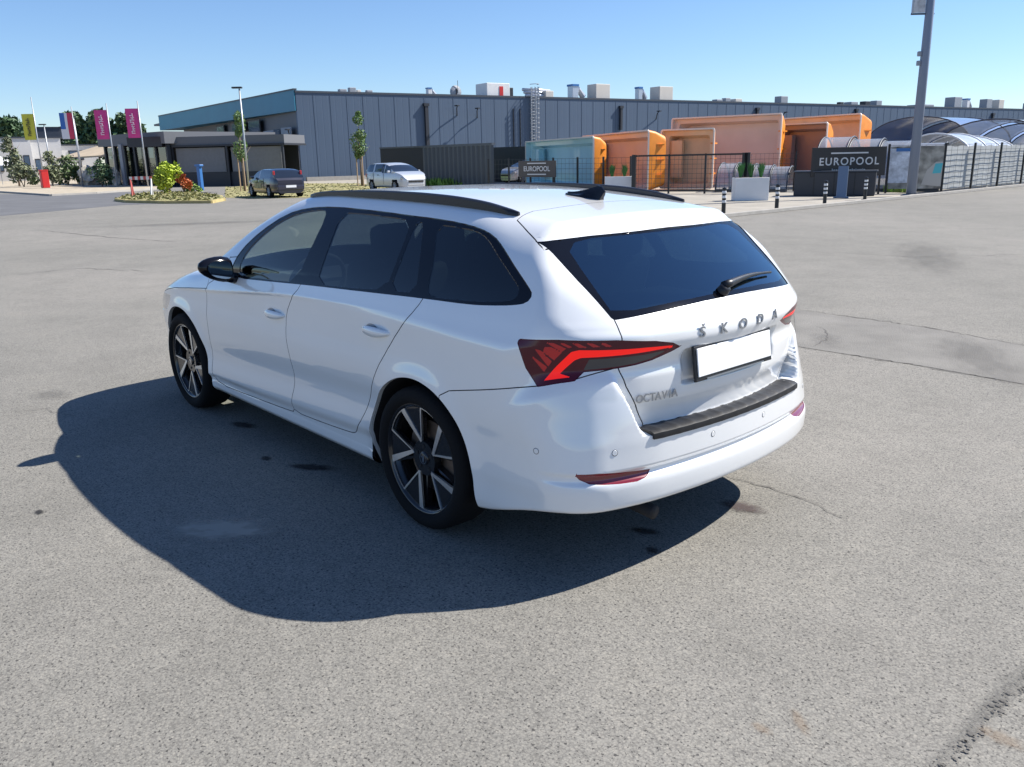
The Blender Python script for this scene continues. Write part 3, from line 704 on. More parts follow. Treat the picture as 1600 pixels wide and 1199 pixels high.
# cabin
def seat(x, y, w=.50, bench=False):
    m = MB(); m.rbox((x, y, .47), (.52, w, .16), .05)
    o = m.build('seat', M['seat'], car, auto=60)
    b = MB(); b.rbox((0, 0, .32), (.13, w, .62), .05); b.v = [tuple(Matrix.Rotation(R(-16), 3, 'Y') @ Vector(p)+Vector((x-.25, y, .50))) for p in b.v]
    b.build('backrest', M['seat'], o, auto=60)
    for yy in ((y,) if not bench else (y-.42, y, y+.42)):
        h = MB(); h.rbox((x-.25-.20, yy, 1.20), (.10, .26, .18), .045); h.tube([(x-.44, yy-.06, 1.0), (x-.45, yy-.06, 1.16)], .008, 6); h.tube([(x-.44, yy+.06, 1.0), (x-.45, yy+.06, 1.16)], .008, 6)
        h.build('headrest', M['seat'], o, auto=60)
seat(1.35, .37); seat(1.35, -.37); seat(.42, 0, 1.30, True)
MB().rbox((2.02, 0, .80), (.42, 1.42, .26), .06).build('dashboard', M['interior'], car, auto=60)
MB().box((1.0, 0, .24), (3.0, 1.5, .02)).build('cabin_floor', M['interior'], car)
MB().rbox((-.40, 0, .93), (.62, 1.30, .02), .006).build('parcel_shelf', M['interior'], car)
st = MB(); cpt = [Vector((1.76, .37, .90))+Matrix.Rotation(R(-25), 3, 'Y') @ Vector((0, .185*math.cos(a), .185*math.sin(a))) for a in np.linspace(0, 2*math.pi, 33)]
st.tube(cpt, .014, 8, cap=False); st.tube([(1.76, .37, .90), (1.98, .37, .82)], .03, 8); st.tube([cpt[0], cpt[16]], .012, 6)
st.build('steering_wheel', M['interior'], car, smooth=True)
ex = MB(); ex.tube([(-.80, .45, .26), (-.97, .45, .245)], .03, 12); ex.build('exhaust_pipe', M['under'], car, smooth=True)
# ------------------------------------------------------------ ground
def asphalt():
    m = bpy.data.materials.new('asphalt'); m.use_nodes = True; nt = m.node_tree; b = nt.nodes['Principled BSDF']; L = nt.links.new
    b.inputs['Roughness'].default_value = .92; b.inputs['Specular IOR Level'].default_value = .25
    tc = nt.nodes.new('ShaderNodeTexCoord')
    def noise(s, d=4, r=.6):
        n = nt.nodes.new('ShaderNodeTexNoise'); n.inputs['Scale'].default_value = s; n.inputs['Detail'].default_value = d; n.inputs['Roughness'].default_value = r
        L(tc.outputs['Object'], n.inputs['Vector']); return n
    def ramp(src, stops):
        r = nt.nodes.new('ShaderNodeValToRGB'); e = r.color_ramp.elements
        while len(e) < len(stops): e.new(.5)
        for i, (p, c) in enumerate(stops): e[i].position = p; e[i].color = (*c, 1)
        L(src, r.inputs[0]); return r
    def mix(mode, a, bb, f=1.0):
        x = nt.nodes.new('ShaderNodeMix'); x.data_type = 'RGBA'; x.blend_type = mode
        if isinstance(f, float): x.inputs[0].default_value = f
        else: L(f, x.inputs[0])
        L(a, x.inputs[6]); L(bb, x.inputs[7]); return x.outputs[2]
    base = ramp(noise(.16, 6, .6).outputs['Fac'], [(.3, (.232, .222, .198)), (.5, (.258, .246, .220)), (.7, (.294, .277, .248))])
    patch = ramp(noise(1.6, 6, .65).outputs['Fac'], [(.28, (.86, .86, .86)), (.55, (1, 1, 1)), (.8, (1.06, 1.05, 1.03))])
    c = mix('MULTIPLY', base.outputs[0], patch.outputs[0])
    v = nt.nodes.new('ShaderNodeTexVoronoi'); v.inputs['Scale'].default_value = 130; L(tc.outputs['Object'], v.inputs['Vector'])
    st = ramp(v.outputs['Color'], [(.0, (.80, .80, .79)), (.3, (.94, .94, .94)), (.65, (1.02, 1.02, 1.01)), (1, (1.20, 1.18, 1.15))])
    c = mix('MULTIPLY', c, st.outputs[0])
    gap = ramp(v.outputs['Distance'], [(.0, (1.05, 1.05, 1.05)), (.45, (1, 1, 1)), (.72, (.74, .74, .75))])
    c = mix('MULTIPLY', c, gap.outputs[0])
    pit = ramp(noise(85, 2.5, .6).outputs['Fac'], [(.345, (.30, .30, .32)), (.42, (1, 1, 1))])
    c = mix('MULTIPLY', c, pit.outputs[0])
    mid = ramp(noise(14, 5, .7).outputs['Fac'], [(.3, (.88, .88, .88)), (.55, (1.0, 1.0, 1.0)), (.8, (1.07, 1.06, 1.04))])
    c = mix('MULTIPLY', c, mid.outputs[0])
    L(c, b.inputs['Base Color'])
    bp = nt.nodes.new('ShaderNodeBump'); bp.inputs['Strength'].default_value = .5; bp.inputs['Distance'].default_value = .006
    n2 = noise(70, 4, .7); L(n2.outputs['Fac'], bp.inputs['Height']); L(bp.outputs[0], b.inputs['Normal'])
    return m
M['asphalt'] = asphalt()
def ray_at(px, dist, z=0.0):
    d = G(px, 400)-Vector(CAM[:3]); d.z = 0; d.normalize(); return Vector((CAM[0]+d.x*dist, CAM[1]+d.y*dist, z))
def sheet(name, poly, z, m, label=None):
    mb = MB(); mb.add([(p[0], p[1], z) for p in poly], [tuple(range(len(poly)))]); o = mb.build(name, m); tag(o, kind='structure')
    if o.data.polygons[0].normal.z < 0: o.data.flip_normals()
    return o
tag(MB().add([(-400, -900, 0), (900, -900, 0), (900, 500, 0), (-400, 500, 0)], [(0, 1, 2, 3)]).build('ground', M['asphalt']), kind='structure')
M['concrete'] = mat('pale_paving', (.34, .31, .26), .9, vary=.14, vscale=1.2, bump=.2, bscale=30)
M['gravel'] = mat('beige_gravel', (.42, .36, .27), .95, vary=.2, vscale=2, bump=.4, bscale=20)
M['kerb'] = mat('kerb_concrete', (.36, .34, .31), .9, vary=.1, vscale=3)
M['road'] = mat('dark_road', (.125, .125, .128), .9, vary=.15, vscale=.6, bump=.2, bscale=30)
M['drygrass'] = mat('dry_grass_soil', (.30, .27, .12), .95, vary=.35, vscale=1.5)
M['patch'] = mat('asphalt_patch', (.198, .187, .168), .92, vary=.18, vscale=2.2, bump=.5, bscale=80)
M['crack'] = mat('crack_dark', (.095, .088, .08), .95)
def lens_stain(name, col, alpha, scale=6):
    m = mat(name, col, .9); nt = m.node_tree; b = nt.nodes['Principled BSDF']; tc = nt.nodes.new('ShaderNodeTexCoord')
    g = nt.nodes.new('ShaderNodeTexGradient'); g.gradient_type = 'SPHERICAL'; nt.links.new(tc.outputs['Object'], g.inputs[0])
    n = nt.nodes.new('ShaderNodeTexNoise'); n.inputs['Scale'].default_value = scale; n.inputs['Detail'].default_value = 6; nt.links.new(tc.outputs['Object'], n.inputs['Vector'])
    mu = nt.nodes.new('ShaderNodeMath'); mu.operation = 'MULTIPLY'; nt.links.new(g.outputs['Fac'], mu.inputs[0]); nt.links.new(n.outputs['Fac'], mu.inputs[1])
    r = nt.nodes.new('ShaderNodeMapRange'); r.inputs[1].default_value = .10; r.inputs[2].default_value = .36; r.inputs[4].default_value = alpha
    nt.links.new(mu.outputs[0], r.inputs[0]); nt.links.new(r.outputs[0], b.inputs['Alpha']); return m
M['oil'] = lens_stain('oil_stain', (.02, .02, .022), .85, 3); M['lightstain'] = lens_stain('pale_dust_patch', (.40, .37, .32), .75, 3)
M['brownstain'] = lens_stain('brown_stain', (.085, .062, .06), .75, 3); M['rust'] = lens_stain('rust_speck', (.30, .19, .10), .22, 3)
M['greystain'] = lens_stain('dark_tyre_mark', (.09, .088, .085), .22, 4)
def stain(px, py, rx, ry, m, rz=0, z=.004):
    p = G(px, py); n = 28; mb = MB(); mb.add([(math.cos(2*math.pi*k/n), math.sin(2*math.pi*k/n), 0) for k in range(n)], [tuple(range(n))])
    o = mb.build('ground_stain', m); o.location = (p.x, p.y, z); o.scale = (rx, ry, 1); o.rotation_euler = (0, 0, rz); tag(o, kind='structure'); return o
stain(487, 731, .20, .07, M['oil'], .6); stain(380, 665, .16, .07, M['oil'], .3); stain(416, 717, .06, .04, M['oil'])
stain(350, 828, .38, .20, M['lightstain'], .8); stain(1160, 793, .16, .09, M['brownstain'], .2); stain(1008, 831, .10, .05, M['oil'], .5); stain(1020, 861, .05, .04, M['oil'])
stain(1250, 1130, .09, .03, M['rust'], -.7); stain(1190, 1140, .05, .03, M['rust']); stain(1565, 1155, .10, .05, M['rust'])
stain(80, 618, .26, .18, M['greystain'], .4); stain(62, 801, .05, .03, M['oil']); stain(1530, 560, 1.2, .35, M['greystain'], -1.0); stain(1290, 530, .35, .2, M['greystain'], -1.0)
stain(300, 350, 3.5, .8, M['greystain'], 1.1); stain(1450, 400, 3.0, .7, M['greystain'], -1.1)
def crack(pts, w, name='road_crack', jit=.02, z=.0045, m=None, step=.05):
    P3 = [G(*p) for p in pts]; rr = random.Random(int(pts[0][0])); L_ = []; 
    for a, b in zip(P3[:-1], P3[1:]):
        n = max(2, int((b-a).length/step))
        for i in range(n): L_.append(a.lerp(b, i/n)+Vector((rr.gauss(0, jit), rr.gauss(0, jit), 0))*.5)
    L_.append(P3[-1]); v = []; f = []
    for i, p in enumerate(L_):
        t = (L_[min(i+1, len(L_)-1)]-L_[max(0, i-1)]).normalized(); nn = Vector((-t.y, t.x, 0)); ww = w*(.35+rr.random())*min(1, .2+3*i/len(L_), .2+3*(1-i/len(L_)))
        v += [(p.x+nn.x*ww/2, p.y+nn.y*ww/2, z), (p.x-nn.x*ww/2, p.y-nn.y*ww/2, z)]
    for i in range(len(L_)-1): f.append((2*i, 2*i+1, 2*i+3, 2*i+2))
    o = MB().add(v, f).build(name, m or M['crack']); tag(o, kind='structure'); return o
stain(1545, 1110, .62, .05, M['greystain'], math.atan2((G(1600, 1050)-G(1480, 1180)).y, (G(1600, 1050)-G(1480, 1180)).x)); crack([(1120, 740), (1165, 752), (1215, 768), (1262, 782), (1297, 800), (1325, 815)], .007)
crack([(1240, 483), (1340, 497), (1460, 514), (1600, 541)], .016, jit=.03)
crack([(1245, 543), (1330, 556), (1450, 575), (1600, 602)], .010, jit=.03); crack([(1276, 510), (1292, 518), (1290, 532), (1270, 543)], .012)
crack([(60, 360), (180, 372), (300, 380)], .03, jit=.05, step=.2); crack([(0, 432), (120, 420), (240, 424)], .018, jit=.05, step=.15)
crack([(1300, 395), (1430, 402), (1600, 398)], .02, jit=.05, step=.2); crack([(20, 645), (70, 640), (120, 652)], .005)
sheet('asphalt_repair_strip', [G(1240, 484), G(1340, 498), G(1460, 515), G(1640, 547), G(1640, 608), G(1450, 574), G(1330, 555), G(1245, 542)], .003, M['patch'])
rr = random.Random(3); jp = []
pit = MB()
for i in range(110):
    t = rr.random(); px = 1455+t*190; py = 1215-t*190; p = G(px+rr.gauss(0, 9), py+rr.gauss(0, 9)); r_ = .0025+.006*rr.random()**3; a0 = rr.random()*6
    pit.add([(p.x+r_*math.cos(a0+k*1.257)*(1+.6*rr.random()), p.y+r_*math.sin(a0+k*1.257), .0035) for k in range(5)], [(0, 1, 2, 3, 4)])
tag(pit.build('asphalt_joint_pits', mat('joint_grey', (.15, .14, .125), .95)), kind='stuff', label='dark crumbled pits along an asphalt joint in the near corner', cat='pits')
# pale pavement behind the bollards, and the yard behind the fences
sheet('pavement', [(10.0, -12.5), (34, -19), (44, -22.5), (64, -30), (62, -60), (30, -120), (9.6, -120)], .006, M['concrete'])
kb = MB(); kb.box((9.93, -66, .05), (.14, 107, .10)); tag(kb.build('kerb', M['kerb'], bevel=.01), kind='structure')
sheet('road', [G(0, 304), G(200, 300), G(262, 318), G(190, 321), G(0, 338)], .003, M['road'])
gv = [G(-60, 297), G(0, 301), G(80, 306.5), G(150, 303), G(200, 299.5), G(250, 296), G(250, 289), (140, -40), (140, 0)]
sheet('gravel_strip', gv, .10, M['gravel'])
kb = MB()
for a, b in zip([Vector(x) for x in gv[:5]], [Vector(x) for x in gv[1:6]]): c = (a+b)/2; kb.box((c.x, c.y, .05), ((b-a).length, .15, .104), math.atan2(b.y-a.y, b.x-a.x))
tag(kb.build('kerb', M['kerb']), kind='structure')
isl = [G(182, 314.5), G(200, 317), G(260, 318.5), G(330, 318), G(350, 314), G(345, 309), G(300, 303), G(240, 303), G(200, 308)]
mb = MB(); mb.prism([(p.x, p.y) for p in isl], 0, .12); tag(mb.build('traffic_island', [M['drygrass']]), kind='structure')
kb = MB()
for a, b in zip(isl, isl[1:]+isl[:1]): c = (a+b)/2; kb.box((c.x, c.y, .055), ((b-a).length+.1, .14, .118), math.atan2(b.y-a.y, b.x-a.x))
tag(kb.build('kerb', mat('yellow_kerb', (.45, .36, .16), .9, vary=.2, vscale=3)), kind='structure')
vg = [G(352, 309), G(400, 311), G(480, 309), G(580, 301), G(700, 297), G(770, 298), G(770, 291), G(655, 291), G(600, 291), G(560, 287), G(470, 287), G(400, 290), G(352, 293)]
sheet('verge', vg, .010, M['drygrass'])

# ------------------------------------------------------------ vegetation
def leafmat(name, col, v=.45):
    m = mat(name, col, .65, vary=v, vscale=1.3); return m
M['leaf'] = leafmat('green_leaves', (.075, .12, .035)); M['leafdark'] = leafmat('dark_green_leaves', (.06, .11, .045)); M['leaflime'] = leafmat('lime_leaves', (.34, .42, .03))
M['leafyoung'] = leafmat('young_leaves', (.13, .21, .06)); M['grass'] = leafmat('bright_grass', (.20, .32, .05)); M['leafpale'] = leafmat('pale_olive_leaves', (.15, .17, .09))
M['leaforange'] = leafmat('orange_leaves', (.50, .12, .03)); M['grassdry'] = leafmat('yellow_grass', (.17, .17, .055)); M['bark'] = mat('bark', (.17, .13, .10), .9, vary=.3, vscale=8)
def leaves(n, blobs, size, rr, squash=1.0):
    mb = MB()
    for i in range(n):
        bx, by, bz, br = rr.choice(blobs); a = rr.random()*6.283; u = rr.uniform(-1, 1); s = math.sqrt(1-u*u); r_ = br*(.45+.6*rr.random()**.6)
        p = Vector((bx+r_*s*math.cos(a), by+r_*s*math.sin(a), bz+r_*u*squash)); t = Vector((rr.gauss(0, 1), rr.gauss(0, 1), rr.gauss(0, 1))).normalized(); w = t.orthogonal().normalized()
        k = size*(.6+.8*rr.random()); mb.add([p-t*k, p+w*k*.5, p+t*k, p-w*k*.5], [(0, 1, 2, 3)])
    return mb
def tree(loc, h, crown, nleaf, size, lm, label, group=None, trunk_h=None, lean=0, name='tree', cat='tree', stakes=False, seed=1):
    rr = random.Random(seed); t = empty(name, (loc[0], loc[1], 0)); tag(t, label, cat, group)
    tb = MB(); th = trunk_h or h*.5; tb.tube([(0, 0, 0), (lean*.3, 0, th*.5), (lean*.7, .03, th), (lean, 0, h*.85)], [.035*h*.35+.03, .03*h*.3+.02, .02*h*.3+.015, .01], 7)
    for k in range(5):
        a = rr.random()*6.28; z = th*(.8+.5*rr.random()); tb.tube([(lean*.6, 0, z), (lean*.6+math.cos(a)*h*.14, math.sin(a)*h*.14, z+h*.18)], [.02*h*.2+.01, .006], 5)
    tb.build('trunk', M['bark'], t, smooth=True); leaves(nleaf, crown, size, rr).build('crown', lm, t)
    if stakes:
        for dx in (-.35, .35): MB().tube([(dx, .1, 0), (dx, .1, 1.9)], .04, 6).build('stake', mat('timber_stake', (.42, .30, .20), .9), t)
    return t
def crown_blobs(h0, h1, r, n, rr, taper=.5):
    out = []
    for i in range(n):
        z = h0+(h1-h0)*rr.random(); k = r*(1-taper*abs((z-h0)/(h1-h0)-.4)); a = rr.random()*6.28; d = k*.75*rr.random(); out.append((math.cos(a)*d, math.sin(a)*d, z, k*.42*(.7+.6*rr.random())))
    return out
r5 = random.Random(5)
# background trees beyond the flags
for i, (px, dz, h, r_, lab) in enumerate(((8, 150, 8.5, 7, 'low dark tree at the far edge behind the white building'), (34, 150, 8.0, 6, 'low dark tree beside the yellow flag, far behind the white building'),
        (140, 150, 9.8, 3.6, 'round dark green tree between the striped flag and the first pink flag'), (186, 150, 10.4, 3.8, 'round dark green tree between the two pink flags'), (229, 150, 9.4, 3.2, 'round dark green tree right of the second pink flag, far behind'), (62, 150, 7.2, 6, 'low dark tree right of the yellow flag, far behind'))):
    d = G(px, 400)-Vector(CAM[:3]); d.z = 0; d.normalize(); p = Vector(CAM[:3])+d*dz
    tree(p, h, [(x, y, z, q) for x, y, z, q in crown_blobs(h*.35, h*.9, r_, 16, r5)], 2600, .42, M['leafdark'], lab, 'trees far behind the entrance', seed=20+i)
tree(G(566, 291), 4.75, [(0, 0, 2.5, .52), (.1, .1, 2.9, .5), (-.15, 0, 3.2, .38), (.1, 0, 2.2, .38), (0, 0, 4.15, .34), (-.05, 0, 4.5, .18), (.2, 0, 1.95, .25)], 1700, .07, M['leafyoung'], 'slender young tree in front of the grey hall wall with light timber stakes', stakes=True, trunk_h=2, seed=3)
tree(G(383, 299), 4.6, [(-.2, 0, 3.9, .35), (-.35, .1, 4.2, .3), (.1, 0, 3.3, .22), (.1, 0, 2.6, .42), (.3, 0, 2.2, .35), (-.1, 0, 2.0, .3), (-.2, 0, 3.5, .25)], 1200, .07, M['leafyoung'], 'thin young tree with timber stakes beside the grey lamp post on the verge', stakes=True, trunk_h=1.9, seed=4)
tree(G(31, 293), 4.6, crown_blobs(1.6, 4.3, 1.0, 9, r5), 700, .14, M['leafpale'], 'pale small tree in front of the white building, left of the yellow flag', seed=6)
def bush(px, py, w, h, m, label, n=700, sz=.09, seed=1, group=None, dense=0):
    rr = random.Random(seed); p = G(px, py); t = empty('bush', (p.x, p.y, .05)); tag(t, label, 'bush', group)
    bl = [(rr.uniform(-.5, .5)*w*.6, rr.uniform(-.5, .5)*w*.6, h*(.25+.55*rr.random()), min(w, h)*.26) for _ in range(9)]+[(0, 0, h*.85, w*.18)]
    leaves(n, bl, sz, rr).build('foliage', m, t)
    st = MB()
    for k in range(5): st.tube([(0, 0, 0), (rr.uniform(-.3, .3)*w, rr.uniform(-.3, .3)*w, h*.6)], [.03, .01], 5)
    st.build('stem', M['bark'], t); return t
bush(263, 306, 1.5, 1.75, M['leaflime'], 'bright yellow green bush on the traffic island', 1500, .09, 3)
bush(289, 304, .8, 1.15, M['leaforange'], 'orange red bush behind the yellow green bush', 700, .07, 4)
bush(304, 303, 1.3, .45, M['grass'], 'low green bush at the back of the traffic island', 500, .07, 5)
bush(38, 294, 2.3, 2.0, M['leafpale'], 'rounded brownish bush near the yellow flag pole', 800, .12, 6)
bush(83, 293, 1.6, 3.0, M['leafpale'], 'tall thin bush right of the red bin', 700, .13, 7)
bush(107, 291, 2.6, 2.4, M['leaf'], 'green bush before the beige canopy', 800, .14, 8); bush(160, 294, 1.9, 2.0, M['leafdark'], 'dark green bush by the entrance canopy', 800, .12, 9)
bush(122, 289, 1.6, 1.6, M['leafdark'], 'small dark bush under the beige canopy', 500, .12, 10); bush(52, 291, 1.5, 1.3, M['leaf'], 'small green bush left of the red bin', 400, .12, 11)
def grass(name, poly, n, h, m, label, seed=1, z=.0):
    rr = random.Random(seed); xs = [p[0] for p in poly]; ys = [p[1] for p in poly]; mb = MB(); k = 0; pts = [(p[0], p[1]) for p in poly]
    while k < n:
        x = rr.uniform(min(xs), max(xs)); y = rr.uniform(min(ys), max(ys)); ins = False
        for (ax, ay), (bx, by) in zip(pts, pts[1:]+pts[:1]):
            if (ay > y) != (by > y) and x < (bx-ax)*(y-ay)/(by-ay)+ax: ins = not ins
        if not ins: continue
        k += 1; a = rr.random()*3.14; hh = h*(.4+.9*rr.random()); w = .05+.05*rr.random(); dx, dy = math.cos(a)*w, math.sin(a)*w; l = rr.uniform(-.1, .1)
        mb.add([(x-dx, y-dy, z), (x+dx, y+dy, z), (x+dx*.2+l, y+dy*.2+l, z+hh)], [(0, 1, 2)])
    tag(mb.build(name, m), label, 'grass', kind='stuff')
grass('grass', isl, 900, .08, M['grassdry'], 'dry yellow grass and weeds on the traffic island', 2, .12)
grass('grass', vg, 1500, .05, M['grassdry'], 'dry yellow grass on the verge before the hall', 3, .01)
grass('grass', [G(668, 291), G(765, 291), G(765, 285), G(668, 286)], 5000, .42, M['grass'], 'bright green grass by the corrugated fence', 4, .02)
grass('grass', [G(1382, 301), G(1418, 302), G(1418, 297), G(1382, 297)], 500, .22, M['grass'], 'green grass at the foot of the poster', 5, .02)

# ------------------------------------------------------------ grey hall
M['cladding'] = mat('grey_cladding', (.066, .102, .160), .55, metal=.0, vary=.06, vscale=.15)
nt = M['cladding'].node_tree; tc = nt.nodes.new('ShaderNodeTexCoord'); wv = nt.nodes.new('ShaderNodeTexWave'); wv.wave_type = 'BANDS'; wv.bands_direction = 'Y'; wv.inputs['Scale'].default_value = .55
nt.links.new(tc.outputs['Object'], wv.inputs[0]); rp = nt.nodes.new('ShaderNodeValToRGB'); rp.color_ramp.elements[0].position = .0; rp.color_ramp.elements[1].position = .08; nt.links.new(wv.outputs['Fac'], rp.inputs[0])
bp = nt.nodes.new('ShaderNodeBump'); bp.inputs['Distance'].default_value = .05; bp.inputs['Strength'].default_value = .12; nt.links.new(rp.outputs[0], bp.inputs['Height']); nt.links.new(bp.outputs[0], nt.nodes['Principled BSDF'].inputs['Normal'])
M['dark'] = mat('dark_steel', (.022, .025, .033), .5); M['teal'] = mat('teal_fascia', (.040, .22, .33), .5, vary=.05, vscale=.5); M['greypanel'] = mat('grey_panel', (.13, .135, .15), .6)
M['roof'] = mat('roof_membrane', (.16, .17, .18), .8); M['blind'] = mat('grey_blind', (.20, .20, .205), .8, vary=.06, vscale=5); M['cap'] = mat('dark_capping', (.05, .06, .08), .5)
A = Vector((63.9, -32.6, 0)); Bv = Vector((46.2, -148.2, 0)); H = 7.2; ud = (Bv-A).normalized(); nd = Vector((-ud.y, ud.x, 0)); nd = nd if nd.x > 0 else -nd
F_ = A+ud*230
hall = empty('hall'); tag(hall, 'long flat roofed dark grey industrial hall with a teal fascia across the background', 'building')
def wallbox(mb, a, b, z0, z1, t, off=0.0, mi=0):
    """slab along a-b, thickness t, its outer face `off` in front of the line"""
    d = (b-a); L_ = d.length; d.normalize(); n = Vector((d.y, -d.x, 0));
    if n.dot(Vector(CAM[:3])-a) < 0: n = -n
    c = (a+b)/2+n*(off-t/2); mb.box((c.x, c.y, (z0+z1)/2), (L_, t, z1-z0), math.atan2(d.y, d.x), mi); return mb
Cc = A+nd*42
wallbox(MB(), A, F_, 0, H, .3).build('wall', M['cladding'], hall)
seams = MB(); ridge = MB()
for i in range(1, 150):
    p = A+ud*(i*1.5); q = p-nd*.004; seams.box((q.x, q.y, H/2), (.03, .015, H-.3), math.atan2(nd.y, nd.x))
o = seams.build('panel_joints', mat('panel_joint', (.059, .092, .145), .6), hall); tag(o, kind='stuff')
wallbox(MB(), A-ud*.05, F_, H, H+.16, .5, .06).build('parapet_capping', M['cap'], hall)
pv_ = [A+nd*.2, F_+nd*.2, F_+nd*60, A+nd*60]
MB().prism([(p.x, p.y) for p in pv_], H-.3, H-.05).build('roof', M['roof'], hall)
# left facade: grey wall under a deep teal fascia
f0 = A+nd*.0+ud*.15; wallbox(MB(), f0, Cc, 0, H-.2, .3).build('wall', M['greypanel'], hall)
te = MB(); n2 = -ud; c1 = A+n2*.12; c2 = A+nd*44+n2*2.4
te.prism([((c1).x, (c1).y), (c2.x, c2.y), ((c2+ud*3).x, (c2+ud*3).y), ((A+nd*.3+ud*.3).x, (A+nd*.3+ud*.3).y)], 5.75, H+.2); te.build('fascia', M['teal'], hall)
wallbox(MB(), c1-nd*.02, c2, H+.2, H+.32, .3, .04).build('fascia_capping', M['cap'], hall)
def on_side(s, z, out=.0): return A+nd*s+n2*(.2+out)+Vector((0, 0, z))
def panel(mb, s0, s1, z0, z1, out, t=.1, mi=0):
    a = on_side(s0, 0, out); b = on_side(s1, 0, out); return wallbox(mb, a, b, z0, z1, t, 0, mi)
M['winblue'] = mat('facade_window_glass', (.05, .09, .16), .1, coat=.5); M['winpale'] = mat('pale_window_blind', (.22, .26, .32), .5)
for s0, s1, z0, z1, m, lab in ((9.5, 13.2, 4.3, 5.5, 'dark', 'dark window box'), (1.0, 3.6, 3.5, 4.5, 'winpale', None), (4.0, 5.4, 3.5, 4.4, 'winblue', None), (5.7, 8.6, 3.6, 4.4, 'winpale', None), (14.5, 19, 4.6, 5.5, 'greypanel', None), (22, 25, 4.7, 5.5, 'dark', None)):
    w = panel(MB(), s0, s1, z0, z1, .12).build('window', M[m], hall); panel(MB(), s0+.15, s1-.15, z0+.12, z1-.12, .15, .02).build('pane', M['winblue'] if m != 'winpale' else M['winpale'], w)
def wall_at(px, z0, z1, out=.15, w=.3, mm='dark', name='downpipe'):
    """fitting on the long wall at the photo column px"""
    d = G(px, 400)-Vector(CAM[:3]); o = Vector(CAM[:3]); den = d.x*nd.x+d.y*nd.y; t = ((A-o).x*nd.x+(A-o).y*nd.y)/den; p = o+d*t; p.z = 0
    return p
for px, z0, z1, w in ((675, 2.2, 6.3, .32), (966, 4.2, 6.4, .26), (1170, 4.5, 6.5, .35), (1318, 5, 6.6, .35), (1523, 5.0, 6.4, .4)):
    p = wall_at(px, 0, 0); q = p-nd*.14; dp = MB(); dp.box((q.x, q.y, (z0+z1)/2), (.26, w, z1-z0), math.atan2(nd.y, nd.x)); dp.box((q.x, q.y, z1+.1), (.34, w+.2, .25), math.atan2(nd.y, nd.x)); dp.build('downpipe', M['dark'], hall)
for px, z in ((470, 4.2), (752, 6.1), (722, 6.3), (1020, 6.1), (1208, 6.2)):
    p = wall_at(px, 0, 0); MB().tube([p+Vector((0, 0, z-.8)), p-nd*.5-ud*.3+Vector((0, 0, z-.2)), p-nd*1.0-ud*.5+Vector((0, 0, z))], .05, 6).box((p-nd*1.1-ud*.6+Vector((0, 0, z)))[:], (.45, .25, .1)).build('wall_lamp', M['dark'], hall)
for px in (806, 816): p = wall_at(px, 0, 0)-nd*.05; MB().tube([p+Vector((0, 0, .3)), p+Vector((0, 0, 6.2))], .05, 6).build('cable_pipe', M['dark'], hall)
# caged roof ladder
p = wall_at(835, 0, 0)-nd*.2; M['galv'] = mat('galvanised_steel', (.36, .39, .43), .5)
ld = MB()
for s in (-.28, .28): ld.tube([p+ud*s+Vector((0, 0, .3)), p+ud*s+Vector((0, 0, 8.2))], .05, 6)
for i in range(27): z = .6+i*.28; ld.tube([p-ud*.28+Vector((0, 0, z)), p+ud*.28+Vector((0, 0, z))], .04, 5)
for i in range(14):
    z = 2.6+i*.45; ld.tube([p+ud*(.42*math.cos(a))-nd*(.75*math.sin(a))+Vector((0, 0, z)) for a in np.linspace(0, math.pi, 9)], .035, 5)
for a in (.4, .9, 1.57, 2.2, 2.7): q = p+ud*(.42*math.cos(a))-nd*(.75*math.sin(a)); ld.tube([q+Vector((0, 0, 2.6)), q+Vector((0, 0, 8.2))], .03, 5)
tag(ld.build('roof_ladder', M['galv']), 'caged steel ladder fixed to the grey hall wall', 'ladder')
